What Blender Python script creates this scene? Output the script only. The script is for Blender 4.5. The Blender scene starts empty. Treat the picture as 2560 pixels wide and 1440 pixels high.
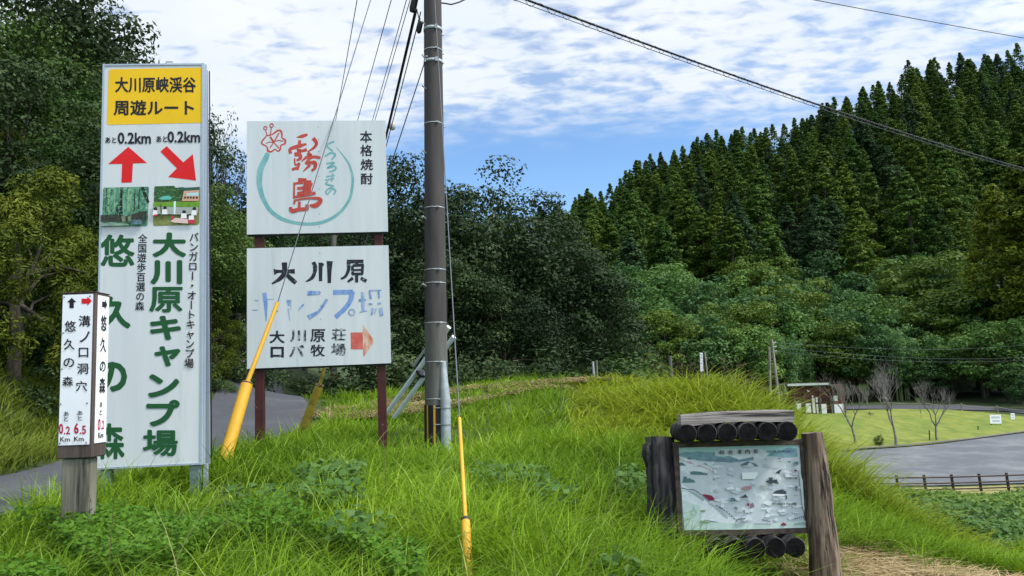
import bpy, math, random
import numpy as np
from mathutils import Vector, Matrix
from mathutils.geometry import tessellate_polygon

R = math.radians
rng = np.random.default_rng(11)
random.seed(5)
scene = bpy.context.scene
COL = scene.collection

# ------------------------------------------------------------------ camera
EYE = Vector((0.0, 0.0, 0.0))          # heights are measured from the photographer's eye
FPX, PITCH, ROLL = 1934.0, R(6.8), R(2.06)
_f = Vector((0, math.cos(PITCH), math.sin(PITCH)))
_r0 = Vector((1, 0, 0)); _u0 = Vector((0, -math.sin(PITCH), math.cos(PITCH)))
_rt = _r0*math.cos(ROLL) - _u0*math.sin(ROLL)
_up = _r0*math.sin(ROLL) + _u0*math.cos(ROLL)
cam = bpy.data.cameras.new('camera'); camo = bpy.data.objects.new('camera', cam); COL.objects.link(camo)
cam.sensor_width = 36.0; cam.lens = FPX/2560*36.0
cam.clip_start = 0.1; cam.clip_end = 4000
camo.matrix_world = Matrix(((_rt.x, _up.x, -_f.x, EYE.x), (_rt.y, _up.y, -_f.y, EYE.y), (_rt.z, _up.z, -_f.z, EYE.z), (0, 0, 0, 1)))
scene.camera = camo

# ------------------------------------------------------------------ sky, sun, exposure
SUN_EL, SUN_AZ = R(54), R(112)         # azimuth from +Y towards +X: from the right, a little behind the camera
scene.view_settings.view_transform = 'Standard'
scene.view_settings.look = 'None'
scene.view_settings.gamma = 1
scene.view_settings.exposure = 0.55
world = bpy.data.worlds.new("World"); scene.world = world; world.use_nodes = True

def build_world():
    nt = world.node_tree; nt.nodes.clear()
    N = lambda t: nt.nodes.new(t)
    L = lambda a, b: nt.links.new(a, b)
    def math_(op, a, b=None, clamp=False):
        n = N('ShaderNodeMath'); n.operation = op; n.use_clamp = clamp
        for i, v in enumerate((a, b)):
            if v is None: continue
            if isinstance(v, (int, float)): n.inputs[i].default_value = v
            else: L(v, n.inputs[i])
        return n.outputs[0]
    sky = N('ShaderNodeTexSky'); sky.sky_type = 'NISHITA'; sky.sun_disc = False
    sky.sun_elevation = SUN_EL; sky.sun_rotation = SUN_AZ
    sky.altitude = 300; sky.air_density = 1.0; sky.dust_density = 0.5; sky.ozone_density = 3.0
    b1 = N('ShaderNodeBackground'); hsv = N('ShaderNodeHueSaturation'); hsv.inputs['Saturation'].default_value = 1.12; L(sky.outputs[0], hsv.inputs['Color']); L(hsv.outputs[0], b1.inputs[0]); b1.inputs[1].default_value = 0.145
    tc = N('ShaderNodeTexCoord'); sp = N('ShaderNodeSeparateXYZ'); L(tc.outputs['Generated'], sp.inputs[0])
    zc = math_('MAXIMUM', sp.outputs[2], 0.02)
    zz = math_('ADD', zc, 0.10)
    cx = math_('DIVIDE', sp.outputs[0], zz); cy = math_('DIVIDE', sp.outputs[1], zz)
    cv = N('ShaderNodeCombineXYZ'); L(cx, cv.inputs[0]); L(cy, cv.inputs[1])
    def noise(scale, detail, rough, dist, sx=1, sy=1, rot=0, off=0):
        mp = N('ShaderNodeMapping'); L(cv.outputs[0], mp.inputs[0]); mp.inputs['Scale'].default_value = (sx, sy, 1)
        mp.inputs['Rotation'].default_value = (0, 0, rot); mp.inputs['Location'].default_value = (off, off*.7, 0)
        n = N('ShaderNodeTexNoise'); L(mp.outputs[0], n.inputs['Vector'])
        n.inputs['Scale'].default_value = scale; n.inputs['Detail'].default_value = detail
        n.inputs['Roughness'].default_value = rough; n.inputs['Distortion'].default_value = dist
        return n.outputs[0]
    def ramp(v, a, b):
        n = N('ShaderNodeMapRange'); n.interpolation_type = 'SMOOTHSTEP'; L(v, n.inputs[0])
        n.inputs[1].default_value = a; n.inputs[2].default_value = b
        return n.outputs[0]
    big = noise(0.75, 4, .55, .4, off=3.1)
    mid = noise(4.6, 5, .58, .2, sx=1, sy=1.15, rot=.5, off=1.7)
    fine = noise(14.0, 3, .5, .35, sx=.8, sy=1.3, rot=.3, off=5.0)
    s = math_('ADD', math_('MULTIPLY', big, .46), math_('MULTIPLY', mid, .36))
    s = math_('ADD', s, math_('MULTIPLY', fine, .50))
    cover = ramp(s, .50, .70)
    # the cloud sheet ends above a clear band over the horizon
    edge = math_('ADD', sp.outputs[2], math_('MULTIPLY', math_('SUBTRACT', big, .5), .22))
    edge = math_('ADD', edge, math_('MULTIPLY', math_('SUBTRACT', mid, .5), .06))
    sheet = ramp(edge, .245, .335)
    fac = math_('MULTIPLY', math_('ADD', math_('MULTIPLY', cover, .76), .24), sheet, True)
    cl = N('ShaderNodeMix'); cl.data_type = 'RGBA'
    L(ramp(noise(1.7, 5, .6, .3, off=9.0), .3, .7), cl.inputs['Factor'])
    cl.inputs['A'].default_value = (.80, .88, .97, 1); cl.inputs['B'].default_value = (.90, .94, 1.0, 1)
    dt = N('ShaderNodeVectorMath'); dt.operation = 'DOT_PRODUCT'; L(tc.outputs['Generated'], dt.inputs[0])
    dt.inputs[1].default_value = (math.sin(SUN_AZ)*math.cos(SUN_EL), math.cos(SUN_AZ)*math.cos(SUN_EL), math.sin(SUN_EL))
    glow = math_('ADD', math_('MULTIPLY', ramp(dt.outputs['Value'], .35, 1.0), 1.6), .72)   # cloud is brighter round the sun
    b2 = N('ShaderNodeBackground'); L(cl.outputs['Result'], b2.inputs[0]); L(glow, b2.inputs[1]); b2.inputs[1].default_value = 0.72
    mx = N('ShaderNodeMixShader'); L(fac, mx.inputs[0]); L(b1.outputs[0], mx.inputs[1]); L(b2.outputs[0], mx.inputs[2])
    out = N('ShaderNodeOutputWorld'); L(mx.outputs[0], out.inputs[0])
build_world()

sun = bpy.data.lights.new('sun', 'SUN'); sun.energy = 2.6; sun.angle = R(9); sun.color = (1.0, .95, .86)
suno = bpy.data.objects.new('sun', sun); COL.objects.link(suno)
_sd = Vector((math.sin(SUN_AZ)*math.cos(SUN_EL), math.cos(SUN_AZ)*math.cos(SUN_EL), math.sin(SUN_EL)))
suno.rotation_euler = (-_sd).to_track_quat('-Z', 'Y').to_euler()
suno.location = (20, -20, 60)

scene.cycles.max_bounces = 6; scene.cycles.diffuse_bounces = 3; scene.cycles.glossy_bounces = 2
scene.cycles.transmission_bounces = 3; scene.cycles.transparent_max_bounces = 4

# ------------------------------------------------------------------ helpers
def ray(px, py):
    return _f*FPX + _rt*(px-1280) + _up*(720-py)
def at(px, py, Y):
    "point at forward distance Y seen in the photograph at pixel px, py"
    d = ray(px, py); return d*(Y/d.y)

def tag(o, label=None, cat=None, group=None, kind=None):
    if label: o['label'] = label
    if cat: o['category'] = cat
    if group: o['group'] = group
    if kind: o['kind'] = kind
    return o

def empty(name, M, label, cat, group=None):
    o = bpy.data.objects.new(name, None); COL.objects.link(o)
    o.empty_display_size = .2
    if isinstance(M, Matrix): o.matrix_world = M
    else: o.location = M
    return tag(o, label, cat, group)

def link(name, me, parent=None, mats=()):
    for m in mats: me.materials.append(m)
    o = bpy.data.objects.new(name, me); COL.objects.link(o)
    if parent is not None: o.parent = parent
    return o

def npmesh(name, V, Q, rnd=None, smooth=False, T=None):
    me = bpy.data.meshes.new(name)
    V = np.asarray(V, np.float32); Q = np.asarray(Q, np.int32).reshape(-1, 4)
    T = np.zeros((0, 3), np.int32) if T is None else np.asarray(T, np.int32).reshape(-1, 3)
    me.vertices.add(len(V)); me.vertices.foreach_set('co', V.ravel())
    me.loops.add(Q.size+T.size); me.loops.foreach_set('vertex_index', np.concatenate([Q.ravel(), T.ravel()]))
    me.polygons.add(len(Q)+len(T))
    st = np.concatenate([np.arange(len(Q))*4, len(Q)*4+np.arange(len(T))*3]).astype(np.int32)
    me.polygons.foreach_set('loop_start', st)
    if smooth: me.polygons.foreach_set('use_smooth', np.ones(len(Q)+len(T), bool))
    me.update(calc_edges=True)
    if rnd is not None:
        a = me.attributes.new('rnd', 'FLOAT', 'POINT'); a.data.foreach_set('value', np.asarray(rnd, np.float32))
    return me

class MB:
    "collects boxes, tubes, polygons and makes ONE mesh object"
    def __init__(s): s.v = []; s.f = []; s.m = []; s.sm = []; s.mats = []
    def mi(s, mat):
        if mat not in s.mats: s.mats.append(mat)
        return s.mats.index(mat)
    def add(s, vs, fs, mat=None, smooth=False):
        b = len(s.v); s.v += [tuple(v) for v in vs]; k = 0 if mat is None else s.mi(mat)
        for f in fs: s.f.append([b+i for i in f]); s.m.append(k); s.sm.append(smooth)
    def box(s, x0, x1, y0, y1, z0, z1, mat=None, bev=0.0):
        if bev <= 0:
            vs = [(x, y, z) for x in (x0, x1) for y in (y0, y1) for z in (z0, z1)]
            s.add(vs, [(0, 1, 3, 2), (4, 6, 7, 5), (0, 4, 5, 1), (2, 3, 7, 6), (0, 2, 6, 4), (1, 5, 7, 3)], mat); return
        c = []
        for x, sx in ((x0, 1), (x1, -1)):
            for y, sy in ((y0, 1), (y1, -1)):
                for z, sz in ((z0, 1), (z1, -1)):
                    c += [(x+sx*bev, y+sy*bev, z), (x+sx*bev, y, z+sz*bev), (x, y+sy*bev, z+sz*bev)]
        V = [Vector(p) for p in c]; import bmesh
        bm = bmesh.new(); [bm.verts.new(p) for p in V]
        bmesh.ops.convex_hull(bm, input=bm.verts); bm.verts.index_update()
        s.add([v.co for v in bm.verts], [[v.index for v in f.verts] for f in bm.faces], mat); bm.free()
    def prism(s, pts, y0, y1, mat=None):
        "polygon in x,z extruded along y"
        n = len(pts); vs = [(x, y0, z) for x, z in pts] + [(x, y1, z) for x, z in pts]
        tr = tessellate_polygon([[Vector((x, z, 0)) for x, z in pts]])
        s.add(vs, [t for t in tr] + [tuple(i+n for i in t[::-1]) for t in tr] + [(i, (i+1) % n, (i+1) % n+n, i+n) for i in range(n)], mat)
    def tube(s, pts, rad, seg=8, mat=None, cap=True, smooth=True, wob=0.0):
        pts = [Vector(p) for p in pts]; n = len(pts)
        rad = [rad]*n if isinstance(rad, (int, float)) else rad
        vs = []; prev = None
        for i, p in enumerate(pts):
            t = (pts[min(i+1, n-1)]-pts[max(i-1, 0)]).normalized()
            a = prev if prev is not None else (Vector((1, 0, 0)) if abs(t.x) < .9 else Vector((0, 1, 0)))
            a = (a - t*a.dot(t)).normalized(); prev = a; b = t.cross(a)
            for k in range(seg):
                w = 2*math.pi*k/seg; rr = rad[i]*(1+wob*random.uniform(-1, 1))
                vs.append(p + a*math.cos(w)*rr + b*math.sin(w)*rr)
        fs = [(i*seg+k, i*seg+(k+1) % seg, (i+1)*seg+(k+1) % seg, (i+1)*seg+k) for i in range(n-1) for k in range(seg)]
        s.add(vs, fs, mat, smooth)
        if cap:
            s.add(vs[:seg], [tuple(range(seg))[::-1]], mat); s.add(vs[-seg:], [tuple(range(seg))], mat)
    def build(s, name, mat=None, parent=None, label=None):
        me = bpy.data.meshes.new(name); me.from_pydata(s.v, [], s.f)
        mats = s.mats if s.mats else ([mat] if mat else [])
        for m in mats: me.materials.append(m)
        if s.mats: me.polygons.foreach_set('material_index', s.m)
        me.polygons.foreach_set('use_smooth', s.sm); me.update()
        o = link(name, me, parent)
        if label: o['label'] = label
        return o

# ------------------------------------------------------------------ materials
MATS = {}
def _base(name):
    m = bpy.data.materials.new(name); m.use_nodes = True; nt = m.node_tree
    return m, nt, nt.nodes['Principled BSDF'], (lambda t: nt.nodes.new(t)), (lambda a, b: nt.links.new(a, b))

def mat(name, c1, c2=None, scale=5, rough=.7, bump=0, stretch=(1, 1, 1), detail=6, lo=.35, hi=.65, spec=.3, metal=0, c3=None, scale3=2, lo3=.55, hi3=.7):
    if name in MATS: return MATS[name]
    m, nt, bs, N, L = _base(name)
    bs.inputs['Roughness'].default_value = rough; bs.inputs['Metallic'].default_value = metal
    bs.inputs['Specular IOR Level'].default_value = spec
    c1 = (*c1, 1)
    if c2 is None: bs.inputs['Base Color'].default_value = c1
    else:
        tc = N('ShaderNodeTexCoord'); mp = N('ShaderNodeMapping'); mp.inputs['Scale'].default_value = stretch
        L(tc.outputs['Object'], mp.inputs[0])
        no = N('ShaderNodeTexNoise'); no.inputs['Scale'].default_value = scale; no.inputs['Detail'].default_value = detail
        no.inputs['Roughness'].default_value = .6; L(mp.outputs[0], no.inputs['Vector'])
        mr = N('ShaderNodeMapRange'); mr.inputs[1].default_value = lo; mr.inputs[2].default_value = hi; L(no.outputs[0], mr.inputs[0])
        mx = N('ShaderNodeMix'); mx.data_type = 'RGBA'; L(mr.outputs[0], mx.inputs['Factor'])
        mx.inputs['A'].default_value = c1; mx.inputs['B'].default_value = (*c2, 1)
        res = mx.outputs['Result']
        if c3 is not None:
            n3 = N('ShaderNodeTexNoise'); n3.inputs['Scale'].default_value = scale3; n3.inputs['Detail'].default_value = 7
            n3.inputs['Roughness'].default_value = .65; L(mp.outputs[0], n3.inputs['Vector'])
            r3 = N('ShaderNodeMapRange'); r3.inputs[1].default_value = lo3; r3.inputs[2].default_value = hi3; L(n3.outputs[0], r3.inputs[0])
            m3 = N('ShaderNodeMix'); m3.data_type = 'RGBA'; L(r3.outputs[0], m3.inputs['Factor'])
            L(res, m3.inputs['A']); m3.inputs['B'].default_value = (*c3, 1); res = m3.outputs['Result']
        L(res, bs.inputs['Base Color'])
        if bump:
            bp = N('ShaderNodeBump'); bp.inputs['Strength'].default_value = bump; bp.inputs['Distance'].default_value = .02
            L(no.outputs[0], bp.inputs['Height']); L(bp.outputs[0], bs.inputs['Normal'])
    MATS[name] = m; return m

def leafmat(name, c1, c2, transl=.3, rough=.55, c3=None, spec=.10):
    "leaf colour runs from c1 to c2 with each leaf's own random number; every plant also differs a little"
    m, nt, bs, N, L = _base(name)
    at_ = N('ShaderNodeAttribute'); at_.attribute_name = 'rnd'
    rp = N('ShaderNodeValToRGB'); L(at_.outputs['Fac'], rp.inputs[0])
    rp.color_ramp.elements[0].color = (*c1, 1); rp.color_ramp.elements[1].color = (*c2, 1)
    if c3 is not None:
        rp.color_ramp.elements[1].position = .8
        e = rp.color_ramp.elements.new(1.0); e.color = (*c3, 1)
    oi = N('ShaderNodeObjectInfo'); hs = N('ShaderNodeHueSaturation')
    mr = N('ShaderNodeMapRange'); L(oi.outputs['Random'], mr.inputs[0]); mr.inputs[3].default_value = .65; mr.inputs[4].default_value = 1.35
    mh = N('ShaderNodeMapRange'); L(oi.outputs['Random'], mh.inputs[0]); mh.inputs[3].default_value = .515; mh.inputs[4].default_value = .485
    L(mr.outputs[0], hs.inputs['Value']); L(mh.outputs[0], hs.inputs['Hue']); L(rp.outputs[0], hs.inputs['Color'])
    L(hs.outputs[0], bs.inputs['Base Color']); bs.inputs['Roughness'].default_value = rough
    bs.inputs['Specular IOR Level'].default_value = spec
    tr = N('ShaderNodeBsdfTranslucent'); L(hs.outputs[0], tr.inputs[0])
    mx = N('ShaderNodeMixShader'); mx.inputs[0].default_value = transl
    L(bs.outputs[0], mx.inputs[1]); L(tr.outputs[0], mx.inputs[2])
    L(mx.outputs[0], nt.nodes['Material Output'].inputs[0])
    MATS[name] = m; return m

M_bark = mat('bark', (.035, .028, .022), (.10, .085, .07), 6, .9, .6, (1, 1, .3))
M_palebark = mat('pale_bark', (.13, .115, .095), (.30, .27, .23), 8, .9, .4, (1, 1, .3))
M_twig = mat('grey_bare_twigs', (.11, .10, .088), (.24, .225, .20), 6, .9)
M_white = mat('white_sign_paint', (.50, .535, .55), (.57, .595, .605), 1.6, .45, 0, (3, 1, .22), spec=.4, c3=(.37, .41, .39), scale3=2.2, lo3=.57, hi3=.88)
M_board = mat('board_white_paint', (.47, .515, .53), (.53, .57, .58), 1.5, .5, 0, (4, 1, .3), spec=.35, c3=(.34, .375, .365), scale3=2.4, lo3=.60, hi3=.92)
M_plate = mat('white_plate', (.74, .76, .80), (.80, .82, .85), 3, .35, spec=.4)
M_frame = mat('aluminium_frame', (.33, .39, .46), (.44, .50, .57), 3, .42, 0, (1, 1, .2), metal=.35)
M_leggal = mat('grey_green_steel', (.10, .155, .16), (.16, .21, .21), 5, .55, 0)
M_yellowpanel = mat('yellow_print', (.70, .43, .004), (.76, .47, .006), 2, .5)
M_black = mat('black_lettering', (.010, .010, .016))
M_green = mat('green_lettering', (.008, .075, .022))
M_red = mat('red_print', (.56, .008, .010), (.62, .012, .014), 3)
M_crimson = mat('crimson_lettering', (.42, .006, .05))
M_brush = mat('red_brush_paint', (.38, .042, .028), (.46, .07, .05), 9, .5)
M_teal = mat('teal_brush_paint', (.10, .30, .31), (.22, .42, .42), 14, .5, lo=.3, hi=.75)
M_bblack = mat('worn_black_paint', (.012, .013, .020), (.30, .34, .36), 26, .6, lo=.60, hi=.74)
M_bblack2 = mat('well_worn_black_paint', (.018, .022, .032), (.45, .50, .52), 22, .6, lo=.46, hi=.66)
M_bblue = mat('faded_blue_paint', (.10, .20, .44), (.40, .50, .60), 16, .6, lo=.42, hi=.70, stretch=(1, 1, .4))
M_bblue2 = mat('strong_blue_paint', (.10, .20, .46), (.20, .31, .54), 12, .6)
M_fadedred = mat('faded_red_paint', (.42, .065, .045), (.55, .14, .11), 10, .6)
M_orange = mat('weathered_orange_paint', (.47, .15, .075), (.62, .57, .48), 9, .6, lo=.40, hi=.72, stretch=(1.5, 1, .6))
M_maroon = mat('maroon_steel', (.036, .008, .008), (.062, .014, .013), 9, .6, c3=(.40, .38, .38), scale3=7, lo3=.70, hi3=.74)
M_concrete = mat('concrete_pole', (.042, .038, .038), (.072, .065, .063), 3.5, .88, .15, (2.2, 2.2, .22), c3=(.105, .098, .088), scale3=.8, lo3=.56, hi3=.74)
M_concrete_low = mat('pale_concrete', (.085, .085, .076), (.13, .13, .118), 5, .88, .15, (2, 2, .3))
M_galv = mat('galvanised_steel', (.27, .31, .33), (.38, .42, .43), 9, .5, metal=.25)
M_concrete_pale = mat('pale_stake_grey', (.25, .28, .28), (.34, .36, .35), 5)
M_band = mat('bright_steel_band', (.36, .37, .37), rough=.35, metal=.6)
M_dark = mat('black_rubber', (.012, .012, .015), rough=.6)
M_yel = mat('yellow_plastic', (.52, .28, .018), (.60, .34, .03), 2, .5, c3=(.36, .21, .035), scale3=5, lo3=.56, hi3=.80)
M_yeld = mat('grimy_yellow_plastic', (.23, .17, .02), (.36, .27, .03), 6, .6, c3=(.07, .06, .02), scale3=5, lo3=.5, hi3=.65)
M_wire = mat('steel_strand', (.10, .11, .13), rough=.5, metal=.5)
M_cable = mat('black_cable', (.012, .011, .016), rough=.6)
M_whitepipe = mat('pale_plastic_pipe', (.55, .62, .66), (.66, .72, .74), 6, .4)
M_post = mat('weathered_timber', (.080, .074, .056), (.215, .205, .160), 7, .85, .5, (2.5, 2.5, .16), c3=(.022, .020, .017), scale3=3.0, lo3=.54, hi3=.66)
M_postbox = mat('dark_stained_timber', (.045, .032, .028), (.105, .080, .070), 9, .85, .4, (3, 3, .2))
M_log = mat('brown_log_wood', (.070, .046, .032), (.22, .165, .12), 9, .85, .9, (3.2, 3.2, .14), lo=.40, hi=.60, c3=(.012, .009, .008), scale3=5, lo3=.53, hi3=.59)
M_logd = mat('dark_log_wood', (.018, .016, .017), (.10, .092, .090), 9, .9, .9, (3, 3, .16), lo=.42, hi=.62, c3=(.008, .008, .009), scale3=3, lo3=.46, hi3=.62)
M_beam = mat('silvery_weathered_wood', (.165, .138, .125), (.33, .295, .275), 6, .85, .7, (.22, 3, 5), lo=.4, hi=.6, c3=(.045, .036, .036), scale3=2.6, lo3=.55, hi3=.61)
M_frw = mat('frame_wood', (.035, .026, .022), (.10, .078, .065), 9, .85, .4, (2, 2, 2))
M_logend = mat('blackened_log_end', (.005, .005, .006), (.014, .013, .013), 14, .95, .5, spec=.03)
M_fence = mat('dark_brown_fence', (.030, .015, .012), (.055, .030, .022), 6, .7)
M_redwood = mat('red_brown_boards', (.055, .017, .014), (.10, .034, .028), 6, .75, .2, (6, 6, .4))
M_asphalt = mat('asphalt', (.075, .082, .094), (.11, .12, .134), 30, .9, .3, c3=(.165, .172, .182), scale3=.35, lo3=.46, hi3=.72)
M_lane = mat('lane_asphalt', (.045, .047, .056), (.068, .071, .083), 25, .9, .3, c3=(.085, .088, .10), scale3=.5, lo3=.5, hi3=.75)
M_ground = mat('soil_and_moss', (.018, .030, .010), (.045, .070, .018), 1.6, .95, .4, c3=(.07, .075, .03), scale3=.5, lo3=.55, hi3=.75)
M_lawn = mat('mown_lawn', (.10, .140, .020), (.185, .205, .038), 1.1, .95, .5, (1, .35, 1), c3=(.095, .15, .02), scale3=.25, lo3=.5, hi3=.68)
M_drylawn = mat('dry_verge', (.17, .165, .055), (.27, .24, .10), 2.5, .95, .4, (1, .4, 1))

L_grass = leafmat('fresh_grass', (.044, .108, .005), (.185, .315, .014), .40, .55, (.32, .42, .08))
L_grassp = leafmat('pale_grass', (.10, .20, .012), (.22, .34, .04), .42, .5, (.34, .43, .13))
L_stalk = leafmat('dry_stalks', (.16, .12, .05), (.34, .30, .14), .2, .7)
L_tall = leafmat('tall_grass_blades', (.070, .118, .006), (.245, .315, .020), .40, .55, (.46, .47, .16))
L_straw = leafmat('straw', (.20, .14, .06), (.50, .40, .22), .2, .7)
L_weed = leafmat('weed_leaves', (.050, .125, .008), (.110, .220, .018), .3, .45)
L_weedd = leafmat('creeper_leaves', (.028, .078, .016), (.080, .160, .036), .3, .42)
L_creep = leafmat('bank_creeper_leaves', (.048, .105, .014), (.135, .215, .036), .3, .45)
L_verge = leafmat('verge_grass_blades', (.065, .105, .012), (.165, .215, .030), .35, .55)
L_dark = leafmat('dark_evergreen_leaves', (.012, .027, .009), (.038, .066, .022), .18, .5, (.068, .10, .036))
L_mid = leafmat('mid_green_leaves', (.018, .048, .010), (.062, .115, .024), .25, .5, (.105, .15, .035))
L_yfrond = leafmat('yellow_green_fronds', (.034, .058, .006), (.105, .135, .014), .25, .55, (.17, .18, .022))
L_cedar = leafmat('cedar_needles', (.020, .052, .009), (.068, .132, .019), .14, .6, (.105, .175, .028))
L_cedarw = leafmat('olive_cedar_needles', (.026, .056, .008), (.080, .134, .015), .14, .6, (.12, .175, .022))
L_cedary = leafmat('yellowish_cedar_needles', (.055, .085, .006), (.165, .205, .016), .18, .6, (.22, .25, .03))
L_bamboo = leafmat('bamboo_leaves', (.038, .102, .032), (.120, .228, .074), .3, .5, (.20, .32, .12))
L_belt = leafmat('layered_tree_leaves', (.032, .088, .018), (.105, .195, .042), .28, .5, (.19, .29, .07))
L_beltd = leafmat('deep_green_leaves', (.020, .062, .018), (.072, .145, .042), .25, .5)
L_brown = leafmat('brown_scrub_leaves', (.055, .045, .026), (.105, .085, .048), .2, .7, (.085, .11, .03))
L_pale = leafmat('pale_bush_leaves', (.06, .11, .03), (.14, .20, .06), .3, .5, (.36, .40, .25))

# ------------------------------------------------------------------ terrain
CP = np.array([
 (-6,-6,-1.2),(0,-6,-1.4),(6,-6,-1.8),
 (-6,2,-1.15),(-3,2,-1.12),(0,2,-1.2),(3,2,-1.6),(6,2,-2.0),
 (-6,5,-1.12),(-4.6,5,-1.10),(-2.6,5,-.98),(0,4,-1.14),(1.0,5.5,-1.22),(2.4,5.5,-1.52),(4,5.5,-1.72),(7,6,-2.3),
 (-4.5,10,-1.08),(-7.6,10,-1.1),(-3,7,-.96),(-3.2,11,-.90),(-3.1,8.8,-.80),(-3.2,10,-.84),(-1.7,10,-.98),(0,8,-.98),(-1.2,12,-1.22),(-2.6,13,-1.0),(.5,12.5,-.95),(2,8,-1.0),(3.2,8.6,-1.22),(4.4,9,-2.0),(5.5,9,-2.5),(3.3,12.5,-.45),(3.9,12,-.74),(4.2,10,-1.58),(5.0,12,-1.75),(5.4,10,-2.5),
 (3,11,-.68),(4.1,11,-1.22),(5.3,11,-2.3),(1.6,5.2,-1.50),(1.9,4.3,-1.62),(1.2,5,-1.36),(3.2,7,-1.55),(4,7.5,-1.75),(5,7.6,-2.0),(1.6,6.8,-1.15),
 (0,16,-.62),(-3,16,-.88),(-2.5,20,-.62),(0,20,-.26),(3,15,-.46),(4.4,14,-1.45),(6.0,14,-2.7),(5,18,-1.7),(6.5,18,-2.9),(2.6,20,-.22),(0,24,-.16),(4.5,22,-1.0),(8,22,-3.6),
 (-4.6,14,-.95),(-7.7,14,-.95),(-4.7,20,-.64),(-7.75,20,-.62),(-8,28,-.62),(-10.5,35,-.65),(-5,27,-.5),(-2,27,-.3),
 (1,32,-.9),(5,30,-1.6),(9,27,-4.2),(10,40,-5.2),(0,45,-1.3),(-8,45,-.5),
 (5.8,10,-2.42),(8.7,15,-3.42),(11.6,20,-4.2),(17.4,30,-5.55),(25,44,-7.2),(20,44,-7.1),(32,44,-7.2),(14,44,-6.4),
 (9,10,-2.6),(14,15,-3.6),(30,30,-6),(45,44,-7.2),
 (30,55,-7.1),(36,68,-6.85),(42,60,-7),(24,60,-6.7),(55,68,-6.9),(28,72,-6.6),(22,80,-5.6),
 (38,88,-5.0),(30,88,-5.0),(48,78,-5.8),(56,80,-5.9),(45,92,-4.8),(60,95,-4.6),
 (10,70,-4.8),(0,70,-2.5),(-10,70,-1),(0,100,-3),(20,105,-4.4),(45,108,-4.2),(75,108,-4.2),(75,60,-6.8),(60,40,-6.5),
 (-9,6,-1.0),(-12,6,-.6),(-8.8,12,-.7),(-10.5,12,1.0),(-14,14,4.2),(-10,20,.4),(-14,24,4),(-20,20,8),(-30,20,13),(-40,20,18),(-12,30,.2),(-16,34,3),(-30,50,10),(-40,80,16),(-14,50,1.5),(-20,5,1.0),(-40,0,4),
], float)
def _phi(r): return np.sqrt(r*r + .15)
_A = np.zeros((len(CP)+3, len(CP)+3))
_D = np.sqrt(((CP[:, None, :2]-CP[None, :, :2])**2).sum(-1))
_A[:len(CP), :len(CP)] = _phi(_D); _A[:len(CP), -3:] = np.c_[np.ones(len(CP)), CP[:, :2]]; _A[-3:, :len(CP)] = _A[:len(CP), -3:].T
_W = np.linalg.solve(_A, np.r_[CP[:, 2], 0, 0, 0])
SKY_PX = [-400, 480, 1200, 1400, 1500, 1600, 1700, 1850, 2000, 2100, 2300, 2400, 2560, 2800, 3400]
SKY_E = [.18, .20, .205, .228, .255, .284, .305, .330, .332, .366, .400, .422, .422, .42, .38]
HILL0, HILL1 = 118.0, 262.0
def gz(x, y):
    x = np.asarray(x, float); y = np.asarray(y, float); sh = np.broadcast(x, y).shape
    x = np.broadcast_to(x, sh).ravel(); y = np.broadcast_to(y, sh).ravel(); out = np.empty(len(x))
    for i in range(0, len(x), 40000):
        xx = x[i:i+40000]; yy = y[i:i+40000]
        xc = np.clip(xx, -42, 78); yc = np.clip(yy, -8, 109)
        r = np.sqrt((xc[:, None]-CP[None, :, 0])**2 + (yc[:, None]-CP[None, :, 1])**2)
        z = _phi(r) @ _W[:len(CP)] + _W[-3] + _W[-2]*xc + _W[-1]*yc
        px = 1280 + FPX*xx/np.maximum(yy, 60)
        e = np.interp(px, SKY_PX, SKY_E)
        top = e*HILL1 - 17.5 + 4
        t = np.clip((yy-HILL0)/(HILL1-HILL0), 0, 1)
        z = z + top*t - np.clip((yy-HILL1)/300, 0, 1)*top*.25
        out[i:i+40000] = z
    return out.reshape(sh)
def gz1(x, y): return float(gz(np.array([x]), np.array([y]))[0])

def vnoise(x, y, s, seed=0):
    "cheap smooth noise 0..1"
    return .5 + .25*(np.sin(x/s*1.7+seed)+np.sin(y/s*1.3+seed*2.1+x/s*.6)) * .9 + .12*np.sin((x+y)/s*3.1+seed*.7)
def sinhgrid(lo, hi, n, c, k):
    a, b = math.asinh((lo-c)/k), math.asinh((hi-c)/k)
    return c + k*np.sinh(np.linspace(a, b, n))
def sheet(name, X, Y, Z, m, kind='structure', label=None, cat=None):
    h, w = X.shape; V = np.stack([X, Y, Z], -1).reshape(-1, 3)
    i = np.arange(h*w).reshape(h, w)
    Q = np.stack([i[:-1, :-1], i[:-1, 1:], i[1:, 1:], i[1:, :-1]], -1).reshape(-1, 4)
    o = link(name, npmesh(name, V, Q, smooth=True), None, [m]); o['kind'] = kind
    return o
_xs = sinhgrid(-900, 900, 330, 1.0, 5.0); _ys = sinhgrid(-200, 1500, 330, 9.0, 7.0)
GX, GY = np.meshgrid(_xs, _ys)
tag(sheet('ground', GX, GY, gz(GX, GY), M_ground), 'uneven grassy ground with a bank in front and a wooded hill behind')

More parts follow.
